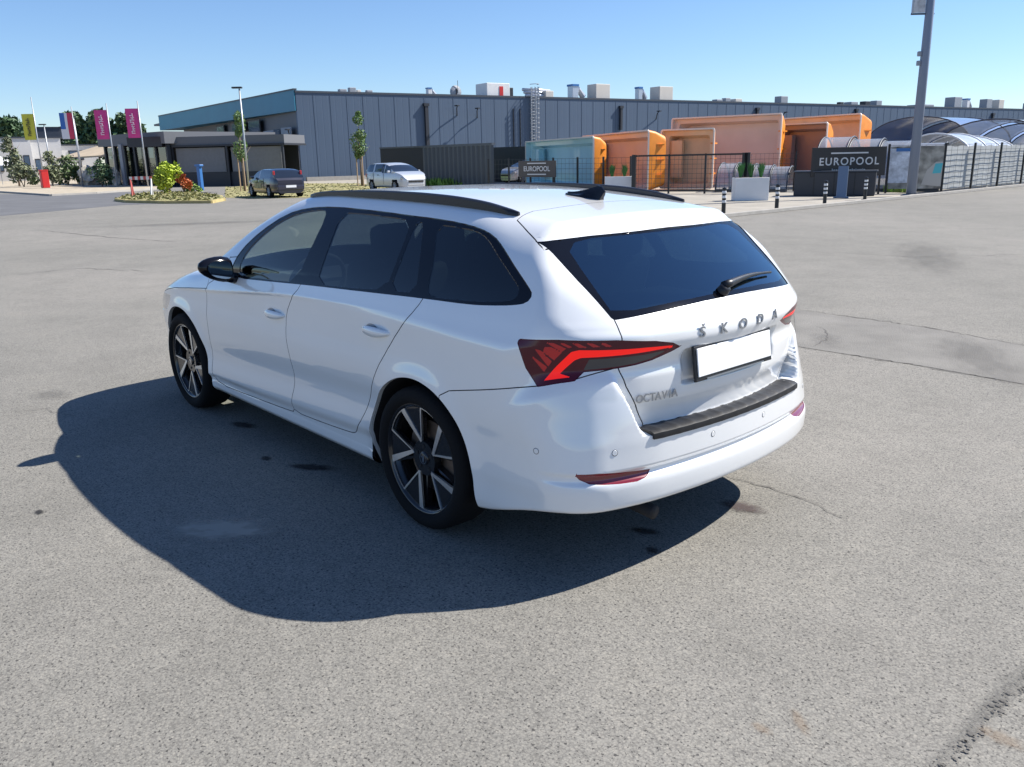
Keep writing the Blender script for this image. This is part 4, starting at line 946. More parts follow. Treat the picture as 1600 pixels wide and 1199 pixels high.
# rooftop plant: px0, px1, bottom-row px y, top-row py, material, kind
M['hvacw'] = mat('cream_hvac_panel', (.62, .58, .52), .6, vary=.05, vscale=1); M['hvacg'] = mat('grey_hvac_panel', (.30, .32, .35), .5); M['hvacs'] = mat('silver_duct', (.50, .53, .58), .35, metal=.5); M['red'] = mat('red_panel', (.55, .02, .02), .5)
M['bluecap'] = mat('blue_hood', (.04, .16, .42), .4); M['white'] = mat('white_panel', (.72, .72, .72), .5, vary=.04, vscale=2)
def rooftop(px0, px1, py_top, kind, label, m='hvacw', back=1.5, group='rooftop plant units'):
    pc = wall_at((px0+px1)/2, 0, 0)+nd*back; dist = (pc-Vector(CAM[:3])).dot(Vector(CB[2])); k = dist/CAM[6]; w = (px1-px0)*k*1.05
    # height above roof from the top row
    d = np.array([((px0+px1)/2-800)/CAM[6], -(py_top-599.5)/CAM[6], 1.0]) @ CB; hd = math.hypot(pc.x-CAM[0], pc.y-CAM[1]); zt = CAM[2]+d[2]/math.hypot(d[0], d[1])*hd
    z0 = H-.05; h = max(.5, zt-z0); t = empty('rooftop_unit', (pc.x, pc.y, z0), math.atan2(ud.y, ud.x)); tag(t, label, 'air unit', group)
    if kind == 'box':
        MB().rbox((0, 0, h/2+.08), (w, w*.8, h-.16), .04).build('casing', M[m], t); MB().box((0, 0, .04), (w*.9, w*.7, .08)).build('feet', M['dark'], t)
        g = MB()
        for i in range(5): g.box((w*.1, -w*.4-.015 if ud.y > 0 else w*.4+.015, h*(.2+.13*i)), (w*.55, .03, h*.06))
        g.build('louvre', M['dark'], t)
    elif kind == 'duct':
        MB().rbox((-w*.15, 0, h*.45), (w*.35, w*.4, h*.9), .05).build('casing', M[m], t)
        MB().tube([(-w*.1, 0, h*.35), (w*.15, 0, h*.7), (w*.45, 0, h*.25)], h*.2, 10).build('duct', M['hvacs'], t); MB().box((-w*.15, 0, h*.94), (w*.38, w*.45, h*.12)).build('hood', M['bluecap'], t)
    elif kind == 'pipes':
        for i, z in enumerate((.35, .62, .85)): MB().tube([(-w*.5, .25*i, h*z), (w*.1, .25*i, h*z), (w*.5, .25*i, h*(z-.05))], h*.13, 9).build('duct', M['hvacs'], t, smooth=True)
        MB().rbox((w*.3, 0, h*.4), (w*.3, w*.25, h*.7), .05).build('casing', M['hvacw'], t)
    elif kind == 'dish':
        MB().tube([(0, 0, 0), (0, 0, h*.7)], .06, 6).build('mast', M['dark'], t); MB().tube([(w*.1, 0, h*.4), (w*.1, 0, h*1.3)], .025, 5).build('aerial', M['dark'], t)
        v = []; f = []
        for j, r_ in enumerate((0, .35, .7, 1.0)):
            for q in range(14): a = q*2*math.pi/14; v.append((r_*w*.4*math.cos(a), .5-.3*r_*r_ if False else (.15*r_*r_), h*.45+r_*w*.4*math.sin(a)))
        for j in range(3):
            for q in range(14): a = j*14+q; b_ = j*14+(q+1) % 14; f.append((a, b_, b_+14, a+14))
        MB().add(v, f).build('dish', M['hvacg'], t)
    return t
for a in ((557, 568, 139.5, 'box', 'small grey roof box, first from the hall corner', 'hvacg'), (572, 582, 137, 'box', 'small pale roof box, second from the hall corner', 'hvacg'), (584, 590, 141, 'box', 'tiny tan roof box, third from the hall corner', 'hvacw'), (598, 607, 141.5, 'box', 'small grey roof box, fourth from the hall corner', 'hvacg'),
          (686, 704, 137, 'duct', 'small white roof cowl left of the satellite dish', 'white'), (722, 746, 132, 'dish', 'grey satellite dish with aerial on the hall roof', 'hvacg'),
          (834, 882, 137, 'pipes', 'silver ducts on the roof right of the ladder', 'hvacs'), (897, 928, 132, 'duct', 'silver roof unit with blue hood, nearer the ladder', 'hvacs'), (934, 960, 132, 'box', 'large cream roof unit right of the first blue hood', 'hvacw'),
          (999, 1020, 136, 'duct', 'silver roof unit with blue hood, farther from the ladder', 'hvacs'), (1028, 1054, 136, 'box', 'large cream roof unit right of the second blue hood', 'hvacw'), (1119, 1131, 156, 'box', 'dark low roof box, left of a group of three', 'hvacg'),
          (1133, 1143, 153.5, 'box', 'grey roof box in the middle of a group of three', 'hvacg'), (1146, 1160, 155, 'box', 'pale low roof box, right of a group of three', 'hvacw'), (1213, 1228, 151, 'box', 'lone tall grey roof box above the orange pool shell', 'hvacg'),
          (1305, 1313, 160, 'box', 'small dark roof box beyond the lone tall one', 'dark'), (1317, 1333, 160, 'box', 'low pale roof box beyond the lone tall one', 'hvacg'), (1340, 1352, 159, 'box', 'low dark roof box left of the lamp post', 'dark'), (1356, 1369, 158, 'box', 'grey roof box nearest the lamp post on its left', 'hvacg'), (1414, 1444, 165, 'box', 'low dark roof box behind the lamp post', 'hvacg'),
          (1468, 1487, 153, 'box', 'dark grey roof unit right of the lamp post', 'hvacg'), (1488, 1508, 155, 'duct', 'white roof unit between two grey ones, right of the lamp post', 'white'), (1519, 1533, 156, 'box', 'grey roof unit second to last on the right', 'hvacg'), (1537, 1551, 157, 'box', 'tan roof unit last but one on the right', 'hvacw'), (1585, 1604, 162, 'box', 'grey roof box at the right edge', 'hvacg')):
    rooftop(*a)
wu = rooftop(769, 808, 131, 'box', 'large white roof unit with a red stripe left of the ladder', 'white'); bx_ = rooftop(810, 818, 137, 'box', 'narrow black roof cabinet between the white unit and the ladder', 'dark')
b0 = [c for c in wu.children if c.name.startswith('casing')][0]; dm = b0.dimensions; sd_ = -1 if ud.y > 0 else 1
for sgn in (-1, 1): MB().box((dm.x*.12, sgn*(dm.y/2+.02), .08+dm.z*.42), (dm.x*.16, .04, dm.z*.8)).build('red_stripe', M['red'], wu)

# ------------------------------------------------------------ terrace and entrance left of the hall
P1 = Vector((61.5, -20.9, 0)); P2 = G(447, 289.6); td = (P2-P1).normalized(); tn = Vector((td.y, -td.x, 0)); tn = tn if tn.x > 0 else -tn
terr = empty('terrace'); tag(terr, 'low dark framed terrace building with grey roller blinds beside the hall', 'terrace'); TL = (P2-P1).length
def tbox(mb, s0, s1, z0, z1, d0, d1): c = P1+td*(s0+s1)/2+tn*(d0+d1)/2; mb.box((c.x, c.y, (z0+z1)/2), (s1-s0, d1-d0, z1-z0), math.atan2(td.y, td.x)); return mb
tbox(MB(), -.2, TL+.15, 2.95, 3.55, 0, 3.5).build('roof', M['greypanel'], terr); tbox(MB(), -.25, TL+.2, 2.82, 2.95, -.12, 3.6).build('roof_beam', M['dark'], terr)
tbox(MB(), 0, TL, 0, 1.0, .1, .25).build('wall', M['dark'], terr)
tbox(MB(), .2, TL-.2, 0, 2.9, 3.0, 3.1).build('back_wall', M['dark'], terr)
for k in range(3): tbox(MB(), (TL-.12)*k/2-.0, (TL-.12)*k/2+.16, 0, 2.82, -.06, .10).build('post', M['dark'], terr)
for k in range(2):
    s0 = TL*k/2+.28; s1 = TL*(k+1)/2-.22; tbox(MB(), s0, s1, 1.02, 2.75, .12, .16).build('blind', M['blind'], terr)
rg = MB(); rt_ = tbox(MB(), -3.2, -.4, 2.9, 3.6, -.5, 6).build('porch_roof', M['dark'], terr)
# entrance hall to the left: dark roof, glazing between dark pillars
ent = empty('entrance_pavilion'); tag(ent, 'glazed entrance pavilion with a flat dark roof left of the terrace', 'building')
E1 = G(172, 291); E2 = G(268, 292.5); ed = (E2-E1).normalized(); en = Vector((ed.y, -ed.x, 0)); en = en if en.x > 0 else -en; EL = (E2-E1).length
def ebox(mb, s0, s1, z0, z1, d0, d1): c = E1+ed*(s0+s1)/2+en*(d0+d1)/2; mb.box((c.x, c.y, (z0+z1)/2), (s1-s0, d1-d0, z1-z0), math.atan2(ed.y, ed.x)); return mb
ebox(MB(), -.5, EL+.4, 3.1, 3.95, -.3, 9).build('roof', M['greypanel'], ent)
gm_ = glassmat('pavilion_glass', (.25, .32, .36)); M['brownwall'] = mat('dark_brown_wall', (.07, .055, .05), .7, vary=.5, vscale=.9)
ebox(MB(), 0, EL, 0, 3.1, 4, 4.1).build('back_wall', M['brownwall'], ent)
for k in range(7): ebox(MB(), EL*k/6-.12, EL*k/6+.12, 0, 3.1, -.05, .2).build('pillar', M['dark'], ent)
for k in range(6): ebox(MB(), EL*k/6+.13, EL*(k+1)/6-.13, .3, 3.0, .05, .08).build('window', gm_, ent)
ebox(MB(), EL*.33, EL*.38, 0, 3.2, -.45, -.3).build('signboard', M['hvacg'], ent)
ebox(MB(), EL*.62, EL*.80, 1.9, 2.6, 3.8, 3.95).build('orange_panel', mat('rust_orange_panel', (.35, .12, .06), .6), ent)
# beige canopy
can = empty('canopy'); tag(can, 'beige pitched canopy roof over the seating left of the entrance', 'canopy'); K1 = G(98, 290); K2 = G(190, 291); kd = (K2-K1).normalized(); kn = Vector((kd.y, -kd.x, 0)); kn = kn if kn.x > 0 else -kn; KL = (K2-K1).length
v = [K1-kd*.5+Vector((0, 0, 2.35)), K2+kd*.3+Vector((0, 0, 2.5)), K2+kd*.1+kn*4+Vector((0, 0, 3.7)), K1+kd*2.0+kn*4+Vector((0, 0, 3.7))]; v2 = [p-Vector((0, 0, .12)) for p in v]
MB().add([tuple(p) for p in v+v2], [(0, 1, 2, 3), (7, 6, 5, 4), (0, 4, 5, 1), (1, 5, 6, 2), (2, 6, 7, 3), (3, 7, 4, 0)]).build('canopy_roof', mat('beige_canopy_fabric', (.50, .40, .28), .85, vary=.1, vscale=.8), can)
for s in (0, .33, .66, 1): q = K1+kd*KL*s+kn*.3; MB().tube([q, q+Vector((0, 0, 2.35))], .06, 6).build('post', M['bark'], can)
q = K1+kd*KL*.5+kn*4; MB().box((q.x, q.y, 1.1), (KL*.9, .15, 2.2), math.atan2(kd.y, kd.x)).build('back_wall', M['brownwall'], can)
M['stone'] = mat('pale_rock', (.55, .50, .42), .9, vary=.3, vscale=2)
for i, (px, py, w, h) in enumerate(((143, 291, 2.3, 1.7), (133, 290, 1.4, 1.5), (183, 292, .9, 1.5))):
    p = G(px, py); bm = bmesh.new(); bmesh.ops.create_icosphere(bm, subdivisions=3, radius=1)
    for vv in bm.verts: vv.co *= 1+.28*math.sin(vv.co.x*5+i)*math.cos(vv.co.y*4+vv.co.z*6)
    bmesh.ops.scale(bm, vec=(w*.42, w*.35, h*.5), verts=bm.verts); bm.verts.index_update(); mb = MB().add([v_.co[:] for v_ in bm.verts], [[v_.index for v_ in f_.verts] for f_ in bm.faces]); bm.free()
    o = mb.build('rock', M['stone']); o.location = (p.x, p.y, h*.42); tag(o, ('large pale rock with dark gaps under the beige canopy', 'pale rock leaning behind the larger rock under the canopy', 'slim pale upright stone at the pavilion entrance')[i], 'rock')
# white buildings far left
def house(px0, px1, dist, h, m, label, dark_top=None, wins=()):
    o = Vector(CAM[:3]); ps = []
    for px in (px0, px1): d = G(px, 400)-o; d.z = 0; d.normalize(); ps.append(Vector((o.x, o.y, 0))+d*dist)
    a, b = ps; t = empty('building', ((a+b)/2)[:], math.atan2((b-a).y, (b-a).x)); tag(t, label, 'building'); L_ = (b-a).length; s = 1 if Matrix.Rotation(t.rotation_euler.z, 3, 'Z').col[1].dot(o-a) < 0 else -1
    MB().box((0, s*4, h/2), (L_, 8, h)).build('wall', m, t); MB().box((0, s*4, h+.08), (L_+.2, 8.2, .16)).build('parapet', M['cap'], t)
    for u0, u1, z0, z1 in wins: w = MB().box((L_*((u0+u1)/2-.5), -s*.03, (z0+z1)/2), (L_*(u1-u0), .06, z1-z0)).build('window', M['dark'], t); MB().box((L_*((u0+u1)/2-.5), -s*.07, (z0+z1)/2), (L_*(u1-u0)*.8, .02, (z1-z0)*.8)).build('pane', M['winblue'], w)
    return t
M['render'] = mat('white_render', (.62, .62, .62), .8, vary=.05, vscale=.6)
house(-60, 13, 112, 4.3, mat('dark_render', (.05, .055, .06), .7), 'dark low building at the far left edge', wins=((.3, .5, 1, 2.4),))
house(12, 76, 116, 4.9, M['render'], 'plain white building behind the yellow flag pole', wins=((.15, .28, 1.2, 2.4), (.52, .68, 1.6, 3.2), (.78, .93, 1.6, 3.0)))
house(74, 122, 120, 5.0, M['render'], 'white building with a dark rooftop box behind the striped flag', wins=((.1, .3, 1.0, 2.6), (.5, .7, 1, 2.4)))
house(120, 176, 125, 4.2, M['render'], 'low pale building behind the beige canopy', wins=((.2, .6, 2.4, 3.6),))
d_ = G(101, 400)-Vector(CAM[:3]); d_.z = 0; d_.normalize(); p = Vector(CAM[:3])*1+d_*124; bx = MB(); bx.rbox((0, 0, .75), (3.7, 3, 1.3), .05); bx.box((0, 0, 1.43), (3.9, 3.2, .08)); o = bx.build('rooftop_cabin', M['cap']); o.location = (p.x, p.y, 4.95); o.rotation_euler = (0, 0, math.atan2(d_.y, d_.x)+math.pi/2); tag(o, 'dark plant cabin on the roof of the white building', 'plant cabin')

# ------------------------------------------------------------ flags, lamp posts, island clutter
M['pole'] = mat('galvanised_pole', (.42, .44, .47), .4, metal=.4); M['polegrey'] = mat('grey_painted_pole', (.20, .24, .32), .45)
def wave_flag(w, h, mats, slots):
    mb = MB(); nx, nz = 10, 16; v = []; f = []; mi = []
    for t in (0, 1):
        for i in range(nx+1):
            for j in range(nz+1): x = w*i/nx; z = h*j/nz; v.append((x, .05*math.sin(x*5+z*2)*(i/nx)+t*.01, z))
    n = (nx+1)*(nz+1)
    for i in range(nx):
        for j in range(nz):
            a = i*(nz+1)+j; f += [(a, a+1, a+nz+2, a+nz+1), (n+a, n+a+nz+1, n+a+nz+2, n+a+1)]; mi += [slots(i/nx, j/nz)]*2
    mb.add(v, f); mb.m = mi; return mb
def flag(pxp, pyb, ztop, z0, z1, w, side, mats, slots, label, tilt=0, marks=None):
    p = G(pxp, pyb); t = empty('flag', (p.x, p.y, 0), math.atan2(CB[0][1], CB[0][0])); tag(t, label, 'flag', 'flags on tall poles')
    MB().tube([(0, 0, 0), (0, 0, ztop)], [.06, .035], 8).build('flag_pole', M['pole'], t, smooth=True)
    fl = wave_flag(w, z1-z0, mats, slots).build('banner', mats, t, smooth=True); fl.location = (.06 if side > 0 else -.06-w, 0, z0)
    if marks:
        mk = MB(); rr = random.Random(9)
        for k in range(9): z = (z1-z0)*(.16+.075*k); mk.box((w*.5+rr.uniform(-.05, .05), -.075, z), (w*(.22+.15*rr.random()), .02, (z1-z0)*.03)); mk.box((w*(.35+.3*rr.random()), -.075, z+.1), (w*.07, .02, (z1-z0)*.05))
        o = mk.build('lettering', marks, t); o.location = fl.location
    return t
FY = mat('yellow_flag_cloth', (.62, .58, .07), .8, vary=.05); FM = mat('magenta_flag_cloth', (.62, .06, .26), .8, vary=.05); FW = mat('white_cloth', (.75, .75, .78), .8); FB = mat('blue_cloth', (.05, .16, .48), .8); FR = mat('red_cloth', (.60, .06, .12), .8); LT = mat('dark_print', (.10, .09, .05), .8); LW = mat('pale_print', (.8, .6, .7), .8)
flag(71, 294, 6.9, 3.7, 5.65, .92, -1, [FY], lambda u, v: 0, 'yellow vertical flag with dark print on the leftmost tall pole', marks=LT)
flag(130, 293, 6.1, 3.7, 5.65, .98, -1, [FB, FW, FR], lambda u, v: 0 if (u < .38 and v > .35) else (2 if u > .55 else 1), 'blue, white and red flag between the yellow and the pink flags')
flag(184, 294, 6.0, 3.5, 5.55, .92, -1, [FM], lambda u, v: 0, 'pink magenta flag with pale print, left one of the two', marks=LW)
flag(232, 294, 6.0, 3.5, 5.5, .90, -1, [FM], lambda u, v: 0, 'pink magenta flag with pale print, right one of the two', marks=LW)
def lamp_post(px, py, ytop, r0, r1, label, heads=1, m='pole'):
    p = G(px, py); d = np.array([(px-800)/CAM[6], -(ytop-599.5)/CAM[6], 1.0]) @ CB; z = CAM[2]+d[2]/math.hypot(d[0], d[1])*math.hypot(p.x-CAM[0], p.y-CAM[1])
    t = empty('lamp_post', (p.x, p.y, 0), math.atan2(CB[0][1], CB[0][0])); tag(t, label, 'street lamp'); MB().tube([(0, 0, 0), (0, 0, z)], [r0, r1], 12).build('pole', M[m], t, smooth=True)
    MB().rbox((-.12, 0, z+.06), (.55, .22, .09), .03).build('lamp_head', M['dark'], t); MB().lathe([(r0*1.8, 0), (r0*1.8, .04), (r0, .08)], n=14).build('base_plate', M['kerb'], t); return t
lamp_post(390, 302, 139, .055, .04, 'slim grey street lamp standing left of the dark hatchback')
lamp_post(84, 293, 196, .06, .04, 'short street lamp between the yellow flag and the striped flag'); lamp_post(131, 291, 184, .06, .04, 'thin street lamp just right of the striped flag')
for px in (5,): 
    p = G(px, 291); t = empty('parasol', (p.x, p.y, .1)); tag(t, 'white parasol at the far left edge', 'parasol'); MB().tube([(0, 0, 0), (0, 0, 2.3)], .03, 6).build('pole', M['pole'], t); MB().lathe([(.02, 2.6), (.8, 2.25), (1.5, 1.75), (1.5, 1.70), (.02, 2.5)], n=8).build('parasol_canopy', FW, t)
p = G(72, 296); rb = MB(); rb.rbox((0, 0, .62), (.62, .5, 1.25), .05); rb.rbox((0, 0, 1.28), (.66, .54, .08), .02); o = rb.build('bin', M['red']); o.location = (p.x, p.y, .1); tag(o, 'red box shaped bin at the foot of the yellow flag pole', 'bin')
MB().box((0, -.26, .8), (.35, .02, .2)).build('bin_flap', M['dark'], o)
p = G(315, 298); t = empty('information_post', (p.x, p.y, 0), .3); tag(t, 'blue post with a flat head behind the traffic island', 'post'); MB().rbox((0, 0, .75), (.28, .22, 1.5), .03).build('post', M['bluecap'], t); MB().rbox((0, 0, 1.52), (.50, .30, .12), .03).build('head', M['bluecap'], t)
# red and white barrier
pa, pb = G(206, 310), G(241, 309); t = empty('barrier', ((pa+pb)/2)[:], math.atan2((pb-pa).y, (pb-pa).x)); L_ = (pb-pa).length; tag(t, 'faded red and white barrier standing left of the yellow green bush', 'barrier'); M['fadered'] = mat('faded_red', (.50, .10, .09), .7)
brd = MB()
for i in range(8): brd.box((-L_/2+L_*(i+.5)/8, 0, .98), (L_/8, .05, .16), 0, i % 2)
brd.build('barrier_board', [M['white'], M['fadered']], t)
for s in (-1, 1):
    MB().tube([(s*L_*.42, -.25, .1), (s*L_*.46, 0, .95)], .04, 6).build('leg', M['fadered'] if s < 0 else M['white'], t); MB().tube([(s*L_*.42, .25, .1), (s*L_*.46, 0, .95)], .04, 6).build('leg', M['fadered'] if s < 0 else M['white'], t)

# ------------------------------------------------------------ dark corrugated enclosure
cf = empty('corrugated_enclosure'); tag(cf, 'dark corrugated metal enclosure in front of the hall, behind the silver car', 'enclosure')
Q0 = Vector((47.0, -29.6, 0)); Q1 = Vector((42.3, -29.75, 0)); Q2 = Vector((34.9, -29.4, 0))
M['corr'] = mat('dark_corrugated_sheet', (.075, .085, .105), .45); M['corrdark'] = mat('black_sheet', (.018, .020, .026), .6)
wallbox(MB(), Q0, Q1, 0, 2.35, .08).build('flat_panel', M['corrdark'], cf)
dd_ = (Q2-Q1); n = 64; v = []; f = []; dn = Vector((dd_.y, -dd_.x, 0)).normalized(); dn = -dn if dn.dot(Vector(CAM[:3])-Q1) < 0 else dn
for i in range(n+1):
    p = Q1+dd_*i/n+dn*(.11 if (i//2) % 2 else 0); v += [(p.x, p.y, 0), (p.x, p.y, 2.32)]
for i in range(n): f.append((2*i, 2*i+2, 2*i+3, 2*i+1))
MB().add(v, f).build('corrugated_sheet', M['corr'], cf); mb = MB(); wallbox(mb, Q0, Q1, 2.35, 2.45, .2, .05); wallbox(mb, Q1, Q2, 2.33, 2.45, .25, .14); mb.build('top_rail', M['corr'], cf)
wallbox(MB(), Q0+Vector((0, -6, 0)), Q2+Vector((0, -6, 0)), 0, 2.3, .1).build('rear_panel', M['corrdark'], cf)
ebk = MB(); p = G(1, 1)
kw = MB(); a, b = A-nd*1.2+ud*0, A-nd*1.2+ud*45; wallbox(kw, a, b, 0, .35, .3); tag(kw.build('low_wall', M['kerb']), 'low pale concrete edge running along the foot of the hall', 'low wall')

# ------------------------------------------------------------ pool shells standing on edge
def pool_shell(a, b, h, depth, mi, mo, label, steps=True, z0=.05):
    d = (b-a); L_ = d.length; d.normalize(); n = Vector((d.y, -d.x, 0)); n = -n if n.dot(Vector(CAM[:3])-a) > 0 else n     # n points away from the camera
    t = empty('pool_shell', (a.x, a.y, z0)); t.rotation_euler = (0, 0, math.atan2(d.y, d.x)); tag(t, label, 'pool shell', 'pool shells standing on edge')
    s = 1 if Vector((-d.y, d.x, 0)).dot(n) > 0 else -1
    def ring(ins, dep, rad, ztop=0):
        pts = []; x0, x1, y0, y1 = ins, L_-ins, ins*.7, h-ins-ztop
        for cx, cz, a0 in ((x1-rad, y1-rad, 0), (x0+rad, y1-rad, 90), (x0+rad, y0+rad, 180), (x1-rad, y0+rad, 270)):
            for k in range(5): q = R(a0+22.5*k); pts.append((cx+rad*math.cos(q), s*dep, cz+rad*math.sin(q)))
        return pts
    def strip(rings, mb, flip=False):
        nn = len(rings[0]); base = len(mb.v); vv = [p for r_ in rings for p in r_]; ff = []
        for i in range(len(rings)-1):
            for k in range(nn): q = (i*nn+k, i*nn+(k+1) % nn, (i+1)*nn+(k+1) % nn, (i+1)*nn+k); ff.append(q if not flip else q[::-1])
        mb.add(vv, ff); return mb
    strip([ring(.0, .06, .12), ring(.0, 0, .12), ring(.065, 0, .08), ring(.065, .06, .08)], MB()).build('rim', M['shellrim'], t)
    mb = strip([ring(.065, .05, .08), ring(.11, .30, .10), ring(.30, .34, .12), ring(.42, depth, .22)], MB()); nn = 20; k = len(mb.v)-nn; mb.f.append(tuple(range(k, k+nn))); mb.m.append(0)
    if steps:
        for i in range(3): mb.box((L_*.14+.16*i, s*(depth-.15-.12*i), h*.5), (.5, .3, h*.62))
    mb.build('basin', mi, t, auto=35)
    mb = strip([ring(.02, .06, .12), ring(.08, .4, .14), ring(.26, depth+.06, .3)], MB()); k = len(mb.v)-nn; mb.f.append(tuple(range(k, k+nn))); mb.m.append(0); mb.build('hull', mo, t, auto=35)
    for i in range(1, 4): MB().box((L_-.14, s*(depth*.5), h*i/4), (.12, depth*.8, .06)).build('rib', mo, t)
    return t
M['shellrim'] = mat('pale_gelcoat_rim', (.70, .64, .58), .35, coat=.3); M['shelltan'] = mat('tan_gelcoat', (.60, .52, .48), .45, coat=.2, vary=.06, vscale=1); M['shellblue'] = mat('pale_blue_gelcoat', (.36, .62, .70), .3, coat=.4, vary=.05, vscale=1); M['shellorange'] = mat('orange_resin', (.80, .26, .02), .5, vary=.12, vscale=2); M['shellgrey'] = mat('grey_mauve_gelcoat', (.28, .19, .18), .4, coat=.3); M['shellamber'] = mat('amber_resin', (.74, .52, .34), .5, vary=.1, vscale=1.5)
pool_shell(Vector((34.2, -31.2, 0)), Vector((24.45, -26.5, 0)), 2.45, .7, M['shellblue'], M['shellorange'], 'pale blue pool shell standing on edge, nearest the small brown sign')
pool_shell(Vector((30.4, -32.0, 0)), G(1011, 300), 2.64, .9, M['shelltan'], M['shellorange'], 'tan pool shell with orange hull standing just behind the blue one')
pool_shell(G(1030, 297), G(1113, 297), 2.68, .9, M['shellamber'], M['shellorange'], 'orange tan pool shell behind the black gate')
pool_shell(ray_at(1043, 47.5), ray_at(1209, 45), 3.42, 1.1, M['shelltan'], M['shellorange'], 'largest and tallest tan pool shell in the middle of the row')
pool_shell(ray_at(1200, 52), ray_at(1327, 48), 3.40, 1.1, M['shellamber'], M['shellorange'], 'tall orange pool shell at the right end of the row')
pool_shell(ray_at(1196, 47.5), ray_at(1278, 45.5), 2.95, .8, M['shellgrey'], M['shellorange'], 'mauve grey pool shell in front of the right end orange one')

# ------------------------------------------------------------ fences, gate, planters, bollards, signs
M['blackmetal'] = mat('black_powder_coat', (.012, .013, .016), .4); M['wire'] = mat('dark_wire', (.05, .055, .06), .5)
def fence(a, b, h, npanel, label, wires=8, vert=.35, m='wire', thick=.012, name='mesh_fence'):
    d = (b-a); L_ = d.length; t = empty(name, (a.x, a.y, .02), math.atan2(d.y, d.x)); tag(t, label, 'fence')
    for k in range(npanel+1): MB().box((L_*k/npanel, 0, h/2), (.07, .07, h)).build('post', M['blackmetal'], t)
    for k in range(npanel):
        x0 = L_*k/npanel+.04; x1 = L_*(k+1)/npanel-.04; w = MB()
        for j in range(wires): z = .08+(h-.14)*j/(wires-1); w.box(((x0+x1)/2, 0, z), (x1-x0, thick, thick))
        nv_ = max(2, int((x1-x0)/vert))
        for j in range(nv_+1): w.box((x0+(x1-x0)*j/nv_, .008, h/2), (thick*.5, thick*.5, h-.1))
        w.build('mesh_panel', M[m], t)
    return t
fence(G(764, 296), G(985, 301), 1.55, 6, 'dark wire mesh fence in front of the blue pool shell', 7, .25)
fence(Vector((10.45, -30.6, 0)), Vector((10.55, -56, 0)), 1.80, 9, 'tall mesh fence receding along the right side', 9, .5, thick=.014)
fence(G(1383, 303), Vector((10.45, -30.6, 0)), 1.80, 1, 'mesh fence panel carrying the printed poster beside the big lamp post', 8, .3)
gt = empty('yard_gate', G(990, 303)[:]); ga, gb = G(990, 303), G(1161, 303); gt.rotation_euler = (0, 0, math.atan2((gb-ga).y, (gb-ga).x)); L_ = (gb-ga).length; tag(gt, 'wide black tubular gate in front of the orange pool shells', 'gate')
for x, w in ((0, .16), (L_*.33, .07), (L_*.66, .07), (L_-.05, .10), (L_+.16, .10)): MB().box((x, 0, .81), (w, w, 1.62)).build('post', M['blackmetal'], gt)
MB().box((L_/2, 0, 1.57), (L_, .07, .07)).box((L_/2, 0, .12), (L_, .06, .06)).build('rail', M['blackmetal'], gt)
w = MB()
for j in range(7): w.box((L_/2, 0, .25+.19*j), (L_, .012, .012))
for j in range(24): w.box((L_*j/24, .01, .84), (.010, .010, 1.42))
w.build('mesh_panel', M['wire'], gt)
fence(G(1163, 303), G(1240, 300), 1.6, 1, 'wire mesh panel between the gate and the dark cabinet', 8, .2)
# brown sign on the fence
def sign(a, b, z0, z1, lines, m, label, frame=True):
    d = b-a; L_ = d.length; t = empty('sign', (a.x, a.y, 0), math.atan2(d.y, d.x)); tag(t, label, 'sign'); MB().rbox((L_/2, 0, (z0+z1)/2), (L_, .05, z1-z0), .01).build('sign_board', m, t)
    for txt, z, size, sp in lines:
        if txt: text_mesh('lettering', txt, size, M['letter'], t, .004, .004*size/.3, spacing=sp, M4=Matrix.Translation((L_/2, -.032, z)) @ Matrix.Rotation(R(90), 4, 'X'))
        else: MB().box((L_/2, -.034, z), (L_*.5, .012, size)).build('print_line', M['letter'], t)
    for x in (.15, L_-.15): MB().box((x, .06, z1/2), (.06, .06, z1)).build('sign_post', M['blackmetal'], t)
    return t
M['letter'] = mat('pale_letters', (.75, .72, .68), .5); M['signbrown'] = mat('brown_sign_panel', (.085, .07, .06), .5); M['signdark'] = mat('dark_sign_panel', (.030, .026, .026), .4)
sa, sb = G(811, 298.5), G(869, 299.5)
sign(sa, sb, .66, 1.44, [('EUROPOOL', 1.05, .33, 1.0), ('', 1.32, .05, 1), ('', .80, .05, 1)], M['signbrown'], 'small brown sign with pale letters on the mesh fence')
sa, sb = G(1264, 307), G(1379, 304)
sign(sa, sb, .70, 1.74, [('EUROPOOL', 1.22, .385, 1.22), ('bazeni i natkrivanje', .92, .15, 1.1), ('', 1.53, .05, 1)], M['signdark'], 'large black sign with pale letters above the dark cabinet')
# dark cabinet under the sign
ca, cb = G(1239, 307), G(1366, 307); d = cb-ca; t = empty('cabinet', ca[:], math.atan2(d.y, d.x)); tag(t, 'long dark grey cabinet standing under the large black sign', 'cabinet'); L_ = d.length
MB().rbox((L_/2, .45, .44), (L_, .8, .86), .03).build('casing', mat('charcoal_panel', (.035, .037, .045), .5), t); MB().rbox((L_/2, .45, .89), (L_+.08, .88, .05), .01).build('lid', M['cap'], t)
for k in range(1, 4): MB().box((L_*k/4, .045, .45), (.03, .012, .80)).build('door_joint', M['blackmetal'], t)
pa_ = G(1314, 310); o = MB().rbox((0, 0, .55), (.34, .12, 1.1), .02).box((0, 0, .02), (.5, .35, .04)).build('steel_stand', mat('blue_grey_panel', (.14, .18, .25), .35, metal=.3)); o.location = (pa_.x, pa_.y, 0); o.rotation_euler = (R(-8), 0, math.atan2(d.y, d.x)); tag(o, 'blue grey steel stand leaning before the dark cabinet', 'stand')
